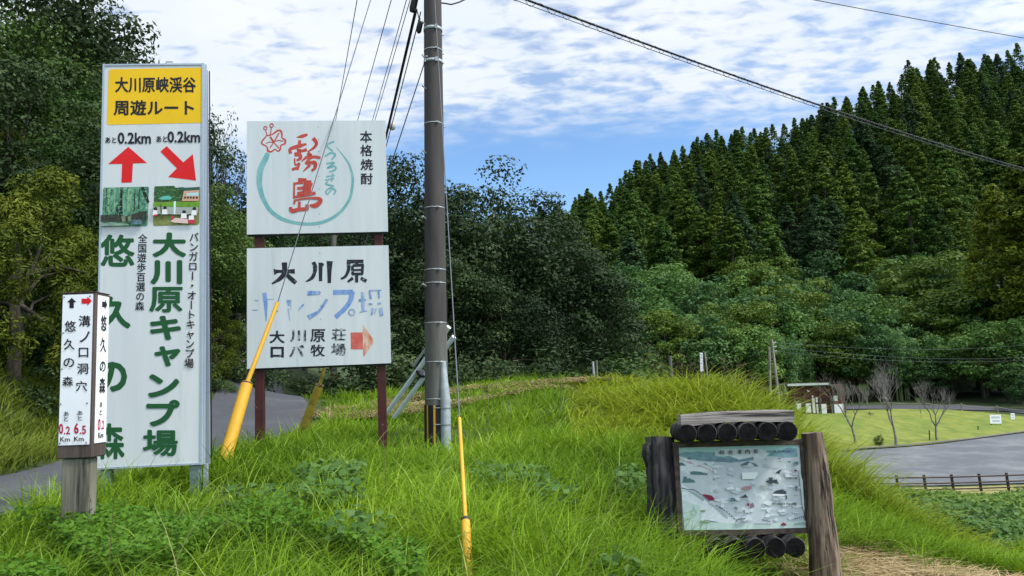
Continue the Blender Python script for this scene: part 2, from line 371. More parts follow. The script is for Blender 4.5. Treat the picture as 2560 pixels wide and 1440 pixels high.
def interp_strip(name, rows, nx, m, dz):
    "rows: (y, x_left, x_right) -> strip laid on the ground"
    rows = np.array(rows, float); ys = np.arange(rows[0, 0], rows[-1, 0]+.01, .4)
    xl = np.interp(ys, rows[:, 0], rows[:, 1]); xr = np.interp(ys, rows[:, 0], rows[:, 2])
    t = np.linspace(0, 1, nx)[None, :]
    X = xl[:, None]*(1-t) + xr[:, None]*t; Y = np.repeat(ys[:, None], nx, 1)
    return sheet(name, X, Y, gz(X, Y)+dz, m)
ROAD = [(-8, -7.6, -4.3), (5, -7.5, -4.45), (11, -7.4, -4.4), (14, -7.5, -4.3), (18, -7.8, -4.8), (21, -8.2, -5.5), (25, -9.2, -6.9), (30, -11.0, -8.6), (36, -13.6, -10.6), (40, -16.0, -12.5)]
tag(interp_strip('road', ROAD, 10, M_lane, .05), 'narrow grey lane passing behind the signs')
_ra = np.array(ROAD)
def road_l(y): return np.interp(y, _ra[:, 0], _ra[:, 1])
def road_r(y): return np.interp(y, _ra[:, 0], _ra[:, 2])
tag(interp_strip('parking_lot', [(47.5, 18, 75), (55, 19, 75), (62, 24, 75), (66, 30, 75), (70, 42, 75), (73, 50, 75)], 26, M_asphalt, .06), 'open grey asphalt parking area below the lawn')
tag(interp_strip('lawn', [(60, 15, 21), (66, 15, 28.5), (69.5, 15, 40), (74, 15, 52), (78, 15, 54), (84, 18, 51), (90, 20, 47)], 30, M_lawn, .09), 'sunlit yellow green mown lawn before the shed')
tag(interp_strip('dry_verge', [(43.2, 12, 75), (47.0, 14, 75)], 26, M_drylawn, .05), 'dry grass strip along the brown rail fence')
tag(interp_strip('path', [(78.6, 56, 59), (86, 53, 56.5), (91, 41, 53), (94, 30, 46), (96.5, 22, 40)], 8, M_lane, .10), 'shaded grey path curving behind the lawn')
tag(interp_strip('traffic_island', [(61, 50, 52), (64, 46.5, 56), (67, 46, 60), (69, 50, 62)], 10, M_drylawn, .12), 'small grassy island at the edge of the asphalt')

# kerb between lawn and parking
def polyline_ground(pts, dz):
    return [Vector((x, y, gz1(x, y)+dz)) for x, y in pts]
kb = MB()
kp = polyline_ground([(20, 60.0), (25, 63.4), (28.5, 66.1), (34, 68.0), (40, 69.6), (46, 71.9), (52, 74.2)], .10)
kb.tube(kp, .10, 6); tag(kb.build('kerb', mat('kerb_stone', (.09, .085, .075), (.15, .14, .12), 5)), 'low dark kerb between lawn and asphalt', 'kerb')

# ------------------------------------------------------------------ flat signs traced on their own planes
class Panel:
    "vertical board: x along it, z up, -y towards the viewer; origin below its middle on the ground"
    def __init__(s, TL, TR, BL, BR, dl, dr, drop):
        a, b, c = at(*BL, dl), at(*BR, dr), at(*TL, dl)
        d = at(*TR, dr)
        ex = ((b-a).normalized() + (d-c).normalized()).normalized()
        ez = ((c-a) + (d-b)); ez = (ez - ex*ez.dot(ex)).normalized(); ey = ez.cross(ex)
        mid = (a+b+c+d)/4
        W = ((b-a).length + (d-c).length)/2; H = ((c-a).length + (d-b).length)/2
        s.W, s.H, s.z0 = W, H, drop
        o = mid - ez*(H/2+drop)
        s.M = Matrix(((ex.x, ey.x, ez.x, o.x), (ex.y, ey.y, ez.y, o.y), (ex.z, ey.z, ez.z, o.z), (0, 0, 0, 1)))
        s.Mi = s.M.inverted(); s.y = 0.0
    def loc(s, px, py):
        p0 = s.Mi @ EYE; d = s.Mi.to_3x3() @ ray(px, py)
        t = (s.y - p0.y)/d.y; q = p0 + d*t
        return q.x, q.z
class SubPanel(Panel):
    "another face of the same thing, given by its local matrix"
    def __init__(s, base, local):
        s.M = base.M @ local; s.Mi = s.M.inverted(); s.local = local; s.y = 0.0

TXT = {}
def glyphs(txt):
    k = txt
    if k not in TXT:
        c = bpy.data.curves.new('t', 'FONT'); c.body = txt; c.size = 1; c.resolution_u = 3
        o = bpy.data.objects.new('t', c); COL.objects.link(o)
        bpy.context.view_layer.update()
        dg = bpy.context.evaluated_depsgraph_get()
        me = bpy.data.meshes.new_from_object(o.evaluated_get(dg))
        v = [(w.co.x, w.co.y) for w in me.vertices]; f = [tuple(p.vertices) for p in me.polygons]
        bpy.data.meshes.remove(me); bpy.data.objects.remove(o); bpy.data.curves.remove(c)
        TXT[k] = (v, f)
    return TXT[k]

class Decal:
    "paint on a panel; every stroke lies a hair above the one before"
    def __init__(s, panel, z0=.0015, step=.0002, xf=None):
        s.p = panel; s.mb = MB(); s.h = z0; s.step = step; s.xf = xf or (lambda x, y: (x, y))
        s.local = getattr(panel, 'local', None)
    def L(s, x, y): return s.p.loc(*s.xf(x, y))
    def put(s, xz, fs, m):
        vs = [Vector((x, s.p.y-s.h, z)) for x, z in xz]
        if s.local is not None: vs = [s.local @ v for v in vs]
        s.mb.add(vs, fs, m); s.h += s.step
    def poly(s, pts, m):
        q = [s.L(x, y) for x, y in pts]
        s.put(q, tessellate_polygon([[Vector((a, b, 0)) for a, b in q]]), m)
    def stroke(s, pts, m, w=None, closed=False):
        P = [(p[0], p[1], (p[2] if len(p) > 2 else w)) for p in pts]
        if closed: P = P + [P[0]]
        D = []
        n = len(P); Q = []
        # resample with Catmull-Rom
        for i in range(n-1):
            p0, p1, p2, p3 = P[max(i-1, 0)], P[i], P[i+1], P[min(i+2, n-1)]
            for j in range(5):
                t = j/5; t2 = t*t; t3 = t2*t
                Q.append(tuple(.5*((2*p1[k]) + (-p0[k]+p2[k])*t + (2*p0[k]-5*p1[k]+4*p2[k]-p3[k])*t2 + (-p0[k]+3*p1[k]-3*p2[k]+p3[k])*t3) for k in range(3)))
        Q.append(P[-1]); n = len(Q); lf = []; rg = []
        for i in range(n):
            a, b = Q[max(i-1, 0)], Q[min(i+1, n-1)]; dx, dy = b[0]-a[0], b[1]-a[1]; l = math.hypot(dx, dy) or 1
            nx, ny = -dy/l, dx/l; h = max(Q[i][2], 2)/2
            lf.append((Q[i][0]+nx*h, Q[i][1]+ny*h)); rg.append((Q[i][0]-nx*h, Q[i][1]-ny*h))
        q = [s.L(*p) for p in lf] + [s.L(*p) for p in rg]
        s.put(q, [(i, i+1, n+i+1, n+i) for i in range(n-1)], m)
    def ring(s, x, y, r, m, w): s.stroke([(x+r*math.cos(a), y+r*math.sin(a), w) for a in [k*math.pi/5 for k in range(11)]], m)
    def text(s, txt, box, m, bold=.02, em=False, rot=False):
        "txt fitted to the pixel box; em: keep the character's place in its square cell"
        v, f = glyphs(txt)
        if rot: v = [(y+.12, .88-x) for x, y in v]
        if em: ext = (.03, .97, -.08, .84)
        else: ext = None
        s.fit(v, f, box, m, bold, ext)
    def fit(s, v, f, box, m, bold, ext=None, conv=None):
        "heavier letters: the same outline laid nine times, each a little shifted"
        x0, y0, x1, y1 = box
        if ext: gx0, gx1, gy0, gy1 = ext
        else: gx0, gx1, gy0, gy1 = min(a for a, b in v)-bold, max(a for a, b in v)+bold, min(b for a, b in v)-bold, max(b for a, b in v)+bold
        conv = conv or s.L; st = s.step; s.step = .00004
        for dx, dy in ((0, 0), (1, 0), (-1, 0), (0, 1), (0, -1), (.7, .7), (-.7, .7), (.7, -.7), (-.7, -.7)):
            s.put([conv(x0+(a+dx*bold-gx0)/(gx1-gx0)*(x1-x0), y1-(b+dy*bold-gy0)/(gy1-gy0)*(y1-y0)) for a, b in v], f, m)
        s.step = st
    def flush(s, name, parent, label=None):
        o = s.mb.build(name, None, parent, label); s.mb = MB(); return o
    def column(s, txt, c0, c1, size, m, bold=.02):
        n = len(txt)
        for i, ch in enumerate(txt):
            t = i/(n-1); cx = c0[0]+(c1[0]-c0[0])*t; cy = c0[1]+(c1[1]-c0[1])*t; h = size/2
            s.text(ch, (cx-h, cy-h, cx+h, cy+h), m, bold, True, rot=(ch == 'ー'))
    def build(s, name, parent, label=None): return s.mb.build(name, None, parent, label)
def zoomxf(ox, oy, sc): return lambda x, y: (ox+x/sc, oy+y/sc)
def Lm(v): return Matrix.Translation(v)

# ------------------------------------------------------------------ tall route sign
def route_sign():
    P = Panel((260, 160), (523, 157), (232, 1175), (490, 1162), 7.0, 7.07, .50)
    W, H, z0 = P.W, P.H, P.z0
    root = empty('route_sign', P.M, 'tall white route sign with a yellow heading, red arrows and green lettering', 'sign')
    f = MB(); t = .017
    f.box(-W/2, -W/2+t, 0, .10, z0, z0+H); f.box(W/2-t, W/2, 0, .10, z0, z0+H)
    f.box(-W/2+t, W/2-t, .001, .10, z0+H-t, z0+H-.001); f.box(-W/2+t, W/2-t, .001, .10, z0+.001, z0+t)
    f.box(W/2+.001, W/2+.012, .035, .06, z0, z0+H)
    f.build('frame', M_frame, root)
    p = MB(); p.box(-W/2+t, W/2-t, .008, .09, z0+t, z0+H-t); PN = p.build('panel', M_white, root)
    # second board behind, splayed at the foot
    b = MB(); x0, x1 = -W/2+.01, W/2-.004
    b.add([(x0, .115, z0+H-.02), (x1, .115, z0+H-.02), (x1, .145, z0+H-.02), (x0, .145, z0+H-.02), (x0, .23, z0-.02), (x1, .23, z0-.02), (x1, .26, z0-.02), (x0, .26, z0-.02)],
          [(0, 1, 2, 3), (4, 7, 6, 5), (0, 4, 5, 1), (1, 5, 6, 2), (2, 6, 7, 3), (3, 7, 4, 0)])
    b.build('rear_panel', M_frame, root)
    e = MB(); e.tube([(W/2+.006, .15, z0+H-.02), (W/2+.006, .265, z0-.2)], .006, 5); e.build('edge_trim', M_dark, root)
    for x in (-W/2+.045, W/2-.115):
        l = MB(); l.box(x, x+.085, .02, .10, -.5, z0-.002, bev=.004); l.build('leg', M_leggal, root)
    l = MB(); l.box(W/2-.02, W/2+.016, .104, .14, -.5, z0+.0); l.build('brace', M_frame, root)
    h = MB(); h.tube([(.09, .05, z0+H), (.10, .05, z0+H+.035), (.16, .05, z0+H+.035), (.17, .05, z0+H)], .008, 6); h.build('lifting_eye', M_galv, root)
    P.y = .008
    z1 = zoomxf(0, 100, 2.25)
    d = Decal(P, xf=z1)
    c = [(612, 165), (1143, 155), (1138, 466), (600, 478)]; rr = 16; pts = []
    for i in range(4):
        a, b_, n_ = Vector(c[i-1]), Vector(c[i]), Vector(c[(i+1) % 4])
        u, v = (a-b_).normalized(), (n_-b_).normalized()
        for k in range(6):
            w = k/5; pts.append(tuple(b_ + u*rr*(1-w)**2 + v*rr*w**2))
    d.poly(pts, M_yellowpanel); d.build('yellow_heading', PN)
    d = Decal(P, z0=.0030, xf=z1)
    for t_, bx in (('大川原峡渓谷', (648, 208, 1103, 297)), ('周遊ルート', (640, 338, 1092, 425)), ('あと', (593, 547, 655, 580)), ('0.2km', (663, 520, 850, 585)), ('あと', (880, 540, 942, 575)), ('0.2km', (943, 514, 1127, 578))):
        d.text(t_, bx, M_black, .026); d.flush('black_lettering', PN)
    d = Decal(P, xf=z1); d.poly([(722, 601), (827, 692), (748, 694), (742, 801), (683, 803), (687, 697), (608, 698)], M_red); d.build('arrow', PN, 'red arrow pointing up')
    d = Decal(P, xf=z1); d.poly([(938, 597), (1031, 688), (1085, 642), (1103, 791), (946, 771), (995, 722), (902, 628)], M_red); d.build('arrow', PN, 'red arrow pointing down to the right')
    d = Decal(P)
    for ch, bx in (('悠', (249, 586, 337, 667)), ('久', (246, 740, 327, 822)), ('の', (240, 904, 318, 980)), ('森', (236, 1058, 312, 1148)),
                   ('大', (381, 581, 466, 643)), ('川', (376, 650, 456, 711)), ('原', (373, 717, 457, 781)), ('キ', (375, 789, 453, 850)), ('ャ', (386, 865, 452, 916)),
                   ('ン', (370, 935, 449, 994)), ('プ', (366, 999, 450, 1066)), ('場', (357, 1074, 445, 1140))):
        d.text(ch, bx, M_green, .042 if ch in '大川久のキャンプ' else .028)
        if ch in '悠久の森場': d.flush('green_lettering', PN)
    d = Decal(P); d.column('全国遊歩百選の森', (357, 596.5), (349.7, 765), 22, M_black, .014); d.flush('small_lettering', PN); d.column('バンガロー・オートキャンプ場', (485.4, 593), (473.4, 908), 23, M_black, .016)
    d.build('small_lettering', PN)
    # two printed photographs
    zf = zoomxf(240, 440, 9)
    G = lambda n, a, b=None, s=20: mat(n, a, b, s, .5, stretch=(1, 1, .5))
    d = Decal(P, xf=zf)
    d.poly([(165, 290), (190, 262), (1170, 240), (1195, 270), (1165, 1100), (1130, 1130), (130, 1145)], G('print_forest_green', (.02, .12, .07), (.16, .36, .24), 34))
    tk = mat('print_dark_trunk', (.012, .018, .014)); lt = mat('print_light_trunk', (.24, .42, .24))
    d.stroke([(575, 260, 50), (565, 600, 60), (560, 900, 90)], tk); d.stroke([(1040, 250, 70), (1110, 430, 75), (1180, 600, 60)], tk)
    for x, w in ((740, 30), (780, 22), (880, 18), (300, 24), (240, 18), (640, 22), (980, 18), (430, 20)): d.stroke([(x, 290, w), (x-8, 500, w), (x-20, 800, w)], lt if w > 19 else tk)
    d.stroke([(480, 690, 30), (470, 900, 60)], tk)
    random.seed(4); pg = [G('print_leaf_%s' % n, c) for n, c in (('pale', (.26, .44, .30)), ('teal', (.05, .24, .19)), ('deep', (.012, .05, .03)), ('lime', (.16, .32, .12)))]
    for k in range(150):
        x, y = random.uniform(180, 1160), random.uniform(275, 880); w, h = random.uniform(8, 34), random.uniform(14, 60)
        d.poly([(x, y), (x+w, y+h*.3), (x+w*.6, y+h), (x-w*.4, y+h*.6)], pg[k % 4])
    d.poly([(140, 900), (420, 880), (700, 920), (1000, 830), (1175, 800), (1165, 1040), (900, 1010), (700, 1060), (450, 1040), (135, 1050)], mat('print_stream_bank', (.012, .012, .010), (.05, .06, .045), 40))
    d.poly([(830, 1000), (1060, 1000), (1050, 1110), (820, 1100)], mat('print_water', (.12, .22, .26), (.03, .06, .07), 50))
    d.poly([(135, 1080), (400, 1060), (750, 1090), (780, 1125), (135, 1140)], mat('print_stream', (.10, .17, .15), (.28, .36, .30), 40, stretch=(.3, 1, 2)))
    d.poly([(600, 930), (690, 900), (700, 1040), (640, 1050)], mat('print_mossy_rock', (.22, .28, .18), (.06, .09, .05), 50)); d.poly([(750, 930), (830, 900), (820, 1040), (760, 1060)], MATS['print_mossy_rock'])
    d.build('photo_print', PN, 'printed photo of a dark green forest stream')
    d = Decal(P, xf=zf)
    d.poly([(1315, 250), (1340, 230), (1760, 220), (1800, 275), (2335, 245), (2325, 1060), (2290, 1100), (1310, 1125), (1285, 1095)], mat('print_lawn', (.14, .16, .04), (.22, .24, .08), 30))
    d.poly([(1312, 250), (1340, 232), (1760, 222), (1800, 275), (2335, 247), (2330, 560), (1305, 580)], mat('print_trees', (.012, .05, .02), (.05, .14, .04), 40))
    for k in range(70):
        x, y = random.uniform(1320, 2000), random.uniform(250, 560); w, h = random.uniform(10, 44), random.uniform(8, 30)
        d.poly([(x, y), (x+w, y+h*.3), (x+w*.6, y+h), (x-w*.3, y+h*.6)], G('print_bush_%d' % (k % 3), ((.10, .22, .05), (.02, .07, .03), (.20, .30, .12))[k % 3]))
    d.poly([(1790, 275), (1950, 258), (2120, 285), (2335, 247), (2335, 330), (1990, 340)], mat('print_far_hill', (.02, .09, .07)))
    d.poly([(1990, 345), (2333, 325), (2325, 570), (1945, 575)], mat('print_pink_building', (.52, .30, .20))); d.poly([(2050, 400), (2320, 375), (2320, 450), (2060, 450)], mat('print_pale_front', (.35, .60, .62)))
    for x in (1995, 2060, 2125, 2190, 2260): d.poly([(x, 475), (x+45, 470), (x+40, 515), (x, 518)], M_black)
    d.poly([(1430, 520), (1520, 465), (1650, 450), (1725, 500), (1690, 540), (1500, 545)], mat('print_teal_roof', (.09, .42, .33)))
    d.poly([(1305, 610), (2330, 585), (2325, 705), (1300, 690)], mat('print_bright_hedge', (.09, .22, .015), (.14, .32, .03), 30))
    d.poly([(1300, 700), (2320, 710), (2310, 840), (2050, 880), (1700, 870), (1295, 860)], mat('print_grey_path', (.30, .33, .31)))
    w_ = mat('print_white_shirt', (.72, .70, .70)); r_ = mat('print_red', (.50, .03, .05)); k_ = tk
    d.poly([(1765, 580), (1815, 575), (1800, 860), (1765, 880)], mat('print_white_post', (.55, .72, .70)))
    d.stroke([(1470, 650, 40), (1480, 780, 30), (1495, 950, 26)], mat('print_young_tree', (.07, .10, .03)))
    for x, y, s in ((1345, 830, 60), (1560, 810, 70), (1990, 900, 75), (2220, 830, 70)):
        d.ring(x+10, y-80, 20, k_, 44); d.poly([(x-s*.7, y-50), (x+s*.8, y-50), (x+s*.9, y+60), (x-s*.9, y+60)], w_)
    d.poly([(1690, 1030), (1800, 950), (2080, 980), (2090, 1080), (1780, 1055)], mat('print_pink_mat', (.62, .45, .42)))
    d.poly([(2090, 1000), (2240, 985), (2240, 1070), (2100, 1075)], r_); d.poly([(1320, 880), (1390, 870), (1395, 910), (1325, 915)], r_); d.poly([(1720, 900), (1760, 895), (1750, 970), (1710, 975)], r_)
    d.poly([(2110, 900), (2220, 895), (2225, 990), (2100, 995)], w_)
    d.build('photo_print', PN, 'printed photo of families picnicking on a park lawn')
route_sign()

# ------------------------------------------------------------------ wooden marker post
def marker_post():
    P = Panel((161, 736), (238, 733), (142, 1114), (222, 1111), 5.0, 5.0, .0)
    W, H = P.W, P.H; D = .175
    base = P.M.copy()
    root = empty('marker_post', P.M @ Lm((0, .09, -.75)), 'short square timber marker post with white direction plates', 'signpost')
    off = Matrix.Translation((0, -.09, .75))
    def mbuild(mb, n, m, **k):
        mb.v = [tuple(off @ Vector(v)) for v in mb.v]; return mb.build(n, m, root, **k)
    b = MB(); b.box(-W/2-.010, W/2+.012, .004, D, -.085, H+.006, bev=.006); mbuild(b, 'timber_box', M_postbox)
    p = MB(); n = 10
    p.box(-W/2+.012, W/2-.016, .02, D-.045, -.75, -.087, bev=.008); mbuild(p, 'post', M_post)
    c = MB(); c.box(-W/2-.012, W/2+.014, .000, D+.004, H+.007, H+.012); mbuild(c, 'top_cap', M_postbox)
    a = MB(); a.box(-W/2, W/2-.006, 0, .003, 0, H-.004); pl = mbuild(a, 'plate', M_plate, label='white plate facing the viewer')
    loc2 = Matrix.Translation((W/2+.0135, 0, 0)) @ Matrix.Rotation(R(90), 4, 'Z')
    s_ = SubPanel(P, loc2)
    a = MB(); vs = [loc2 @ Vector(v) for v in [(x, y, z) for x in (.022, .160) for y in (-.003, 0) for z in (.004, H-.01)]]
    a.add(vs, [(0, 1, 3, 2), (4, 6, 7, 5), (0, 4, 5, 1), (2, 3, 7, 6), (0, 2, 6, 4), (1, 5, 7, 3)]); mbuild(a, 'plate', M_plate, label='white plate on the right side')
    z2 = zoomxf(100, 560, 2.571)
    d = Decal(P, xf=z2)
    d.poly([(205, 474), (235, 503), (218, 503), (218, 541), (190, 541), (190, 503), (175, 503)], M_black)
    for ch, bx in (('溝', (250, 588, 325, 660)), ('ノ', (255, 690, 320, 760)), ('口', (250, 795, 312, 857)), ('洞', (240, 895, 310, 965)), ('穴', (232, 1008, 305, 1075)),
                   ('悠', (160, 622, 232, 692)), ('久', (155, 738, 225, 808)), ('の', (153, 862, 222, 920)), ('森', (147, 980, 215, 1042)),
                   ('あ', (155, 1205, 187, 1233)), ('と', (157, 1238, 184, 1268)), ('あ', (243, 1200, 275, 1228)), ('と', (246, 1235, 273, 1262)),
                   ('Km', (133, 1368, 195, 1398)), ('Km', (222, 1365, 285, 1395))):
        d.text(ch, bx, M_black, .014)
        if ch in ('穴', '森', 'と', 'Km'): mbuild(d.mb, 'black_lettering', None); d.mb = MB()
    d = Decal(P, xf=z2)
    d.poly([(268, 480), (305, 480), (305, 467), (334, 494), (305, 525), (305, 512), (268, 512)], M_red); mbuild(d.mb, 'arrow', None, label='red arrow pointing right')
    d = Decal(P, xf=z2)
    d.text('0', (122, 1283, 150, 1350), M_crimson, .03); d.text('.2', (155, 1300, 195, 1352), M_crimson, .02); mbuild(d.mb, 'red_lettering', None); d.mb = MB(); d.text('6', (220, 1280, 250, 1348), M_crimson, .03); d.text('.5', (257, 1295, 297, 1350), M_crimson, .02)
    mbuild(d.mb, 'red_lettering', None)
    # right face: place the same words on the narrow plate
    s_.y = -.003; d = Decal(s_)
    class LP:                                   # plate coordinates in metres
        local = loc2; y = -.003
        @staticmethod
        def loc(x, y): return x, y
    d = Decal(LP)
    def cell(ch, cx, zc, w, h, m, bold=.014):
        v, f = glyphs(ch); d.fit(v, f, (cx-w/2, -(zc+h/2), cx+w/2, -(zc-h/2)), m, bold, None, lambda x, y: (x, -y))
    Z = lambda y: H*(1418-y)/968
    q = [(.07, 497), (.105, 497), (.105, 480), (.135, 515), (.105, 548), (.105, 533), (.07, 533)]
    d.put([(x, Z(y)) for x, y in q], tessellate_polygon([[Vector((x, Z(y), 0)) for x, y in q]]), M_black)
    for ch, y0, y1 in (('悠', 585, 690), ('久', 733, 830), ('の', 890, 958), ('森', 995, 1098)): cell(ch, .095, Z((y0+y1)/2), .072, H*(y1-y0)/968, M_black, .02)
    mbuild(d.mb, 'black_lettering', None); d.mb = MB()
    cell('あ', .085, Z(1170), .03, .034, M_black); cell('と', .085, Z(1220), .028, .034, M_black)
    cell('Km', .09, Z(1366), .06, .036, M_black)
    mbuild(d.mb, 'black_lettering', None)
    d = Decal(LP); cell('0', .07, Z(1298), .034, .075, M_crimson, .03); cell('.2', .112, Z(1302), .036, .058, M_crimson, .02); mbuild(d.mb, 'red_lettering', None)
    sc = MB()
    for x in (-W/2+.01, W/2-.024):
        for z in (.012, H*.27, H*.5, H*.74, H-.018): sc.tube([(x, -.001, z), (x, -.005, z)], .0045, 6)
    mbuild(sc, 'screws', M_wire)
marker_post()

# ------------------------------------------------------------------ two-board billboard
def billboard():
    P = Panel((620, 301), (966, 301), (613, 923), (976, 907), 10.0, 10.2, .75)
    W, H, z0 = P.W, P.H, P.z0
    root = empty('billboard', P.M, 'large pair of white painted boards one above the other on maroon posts', 'billboard')
    P.y = -.04
    xa, zu0 = P.loc(617, 585); xb, zu1 = P.loc(969, 301); xb = P.loc(970, 580)[0]
    zu0 = (P.loc(617, 585)[1]+P.loc(970, 580)[1])/2
    zl1 = (P.loc(617, 621)[1]+P.loc(972, 613)[1])/2; zl0 = (P.loc(613, 923)[1]+P.loc(975, 907)[1])/2
    BD = {}
    for n, (a, b) in (('upper_board', (zu0, zu1)), ('lower_board', (zl0, zl1))):
        f = MB(); t = .02
        f.box(xa, xb, -.04, -.012, a, b); BD[n[0]] = f.build('board', M_board, root, 'white upper board with red emblem lettering' if n[0] == 'u' else 'white lower board with worn black and blue lettering')
        r_ = MB(); r_.box(xa+.01, xb-.01, -.010, .0, a-.025, a-.002); r_.box(xa+.01, xb-.01, -.010, 0, a+.03, b-.02)
        r_.build('backing_frame', M_dark, root)
        s_ = MB(); xm = (xa+xb)/2+.02
        for k in range(9): s_.tube([(xm, -.0405, a+(b-a)*(k+.5)/9), (xm, -.0425, a+(b-a)*(k+.5)/9)], .006, 6)
        s_.build('rivets', M_wire, root)
    for px in (646, 953):
        x = P.loc(px, 950)[0]; l = MB(); l.box(x-.055, x+.055, .004, .11, -.5, zu0+.06, bev=.004); l.box(x-.05, x+.05, .004, .10, zu0+.062, zu1-.1)
        l.build('post', M_maroon, root)
    A = zoomxf(640, 300, 5.538); d = Decal(P, xf=A, z0=.001)
    T = M_teal
    d.stroke([(165, 455, 60), (130, 540, 78), (62, 690, 82), (45, 850, 78), (65, 985, 70), (110, 1110, 60), (195, 1250, 58), (330, 1355, 56), (500, 1415, 48), (700, 1440, 46), (880, 1425, 48), (1050, 1360, 45), (1200, 1240, 42), (1300, 1080, 40), (1335, 900, 38), (1335, 770, 35), (1290, 620, 28), (1220, 510, 20), (1110, 375, 6)], T)
    d.build('teal_ring', BD['u'])
    d = Decal(P, xf=A, z0=.001)
    for st in ([(1085, 295, 26), (980, 350, 30), (1065, 435, 22)], [(950, 505, 24), (1040, 455, 28), (1095, 485, 32), (1045, 552, 18)],
               [(975, 605, 24), (1085, 592, 26), (985, 668, 22), (1090, 640, 26), (1095, 690, 28), (1010, 722, 20)],
               [(970, 785, 22), (1090, 768, 20)], [(955, 832, 22), (1085, 808, 20)], [(1062, 738, 24), (1045, 850, 22)], [(1000, 850, 16), (970, 885, 24), (1080, 915, 24)],
               [(1050, 955, 20), (990, 1025, 20), (968, 985, 22), (1035, 940, 22), (1100, 975, 26), (1078, 1030, 18)]): d.stroke(st, T)
    d.build('teal_lettering', BD['u'])
    d = Decal(P, xf=A, z0=.001); B = M_brush
    d.stroke([(150, 215), (222, 200), (300, 148, 26), (345, 155, 28), (360, 205, 24), (360, 245, 20), (403, 278, 26), (398, 328, 26), (345, 352), (338, 400, 24), (308, 432, 20), (260, 407), (212, 440, 22), (165, 425, 30), (150, 370), (85, 332, 22), (80, 300, 22), (120, 250), (150, 215)], B, 18)
    for st in ([(250, 315, 30), (195, 228, 24)], [(245, 310, 16), (320, 180, 18)], [(250, 305, 12), (300, 285, 12), (385, 292, 14)], [(250, 315, 12), (320, 392, 18)], [(240, 318, 12), (195, 385, 16)], [(235, 312, 10), (180, 305, 10), (140, 325, 12)], [(155, 215, 12), (132, 135, 12)], [(200, 205, 12), (215, 98, 14)]): d.stroke(st, B)
    d.ring(130, 112, 22, B, 13); d.ring(217, 75, 24, B, 14)
    d.build('flower_emblem', BD['u'])
    d = Decal(P, xf=A, z0=.001)
    for st in ([(560, 242, 8), (640, 225, 50), (715, 200, 30)], [(605, 278, 36), (600, 385, 60)], [(480, 465, 48), (472, 405, 44), (560, 372, 56), (700, 332, 30)], [(595, 400, 70), (600, 435, 40), (705, 410, 46)],
               [(790, 250, 56), (838, 320, 46), (800, 385, 36), (715, 440, 14)], [(532, 480, 56), (598, 475, 60), (615, 530, 46), (560, 560, 26)], [(535, 530, 22), (545, 622, 24), (600, 600, 30), (568, 690, 40)], [(500, 688, 44), (585, 655, 34)],
               [(712, 455, 50), (765, 492, 36), (695, 520, 40), (630, 575, 10)], [(720, 545, 34), (800, 510, 40), (895, 525, 40)], [(735, 545, 40), (690, 612, 48)], [(700, 600, 30), (810, 590, 56), (818, 660, 44), (770, 702, 30)], [(750, 620, 40), (655, 712, 14)],
               [(530, 862, 26), (527, 1090, 28)], [(540, 880, 28), (650, 862, 44)], [(585, 830, 56), (700, 830, 44)], [(715, 835, 110), (705, 1010, 110)], [(760, 870, 60), (735, 960, 40)], [(570, 945, 36), (665, 942, 50)], [(572, 1015, 40), (670, 1005, 50)], [(525, 1068, 30), (680, 1040, 44), (825, 1010, 42)],
               [(530, 1115, 26), (700, 1085, 26), (860, 1085, 44), (895, 1125, 56), (820, 1185, 64), (745, 1178, 20)], [(532, 1110, 28), (532, 1165, 26)], [(602, 1130, 36), (600, 1225, 36)], [(478, 1205, 40), (500, 1258, 58), (600, 1238, 50), (715, 1232, 50)], [(708, 1168, 46), (708, 1245, 48)]): d.stroke(st, B)
    d.build('red_brush_lettering', BD['u'])
    d = Decal(P, xf=zoomxf(590, 270, 3.512), z0=.001)
    for ch, bx in (('本', (1088, 200, 1195, 308)), ('格', (1090, 322, 1198, 425)), ('焼', (1093, 447, 1203, 548)), ('酎', (1095, 572, 1200, 672))): d.text(ch, bx, M_black, .022)
    d.build('black_lettering', BD['u'])
    Z = zoomxf(620, 640, 5.334); d = Decal(P, xf=Z, z0=.001); K = M_bblack
    for st in ([(345, 212, 90), (400, 206, 45), (500, 205, 45), (625, 205, 65)], [(485, 85, 72), (485, 220, 65), (430, 300, 58), (318, 372, 20)], [(500, 230, 50), (575, 305, 62), (640, 360, 56)],
               [(872, 80, 50), (895, 150, 58), (885, 230, 48), (850, 295, 46), (770, 345, 14)], [(968, 88, 56), (968, 335, 44)], [(985, 112, 40), (1012, 118, 30)], [(1090, 68, 84), (1086, 200, 58), (1085, 360, 46)],
               [(1320, 75, 50), (1540, 70, 46)], [(1340, 80, 50), (1342, 180, 44), (1300, 270, 38), (1238, 305, 26)], [(1455, 80, 44), (1440, 130, 40)], [(1395, 130, 34), (1545, 118, 40)], [(1392, 130, 36), (1396, 245, 36)], [(1530, 115, 38), (1522, 245, 36)], [(1390, 188, 28), (1530, 184, 28)], [(1390, 240, 36), (1530, 238, 36)], [(1450, 240, 42), (1450, 352, 40)], [(1400, 292, 44), (1330, 345, 24)], [(1505, 292, 40), (1580, 335, 44)]): d.stroke(st, K)
    d.build('black_brush_lettering', BD['l'])
    d = Decal(P, xf=Z, z0=.001); b1, b2 = M_bblue2, M_bblue
    for st in ([(1135, 487, 66), (1400, 480, 66)], [(1390, 470, 74), (1362, 600, 64), (1280, 712, 62), (1165, 818, 62)], [(218, 490, 56), (236, 650, 50), (242, 870, 14)]): d.stroke(st, b1)
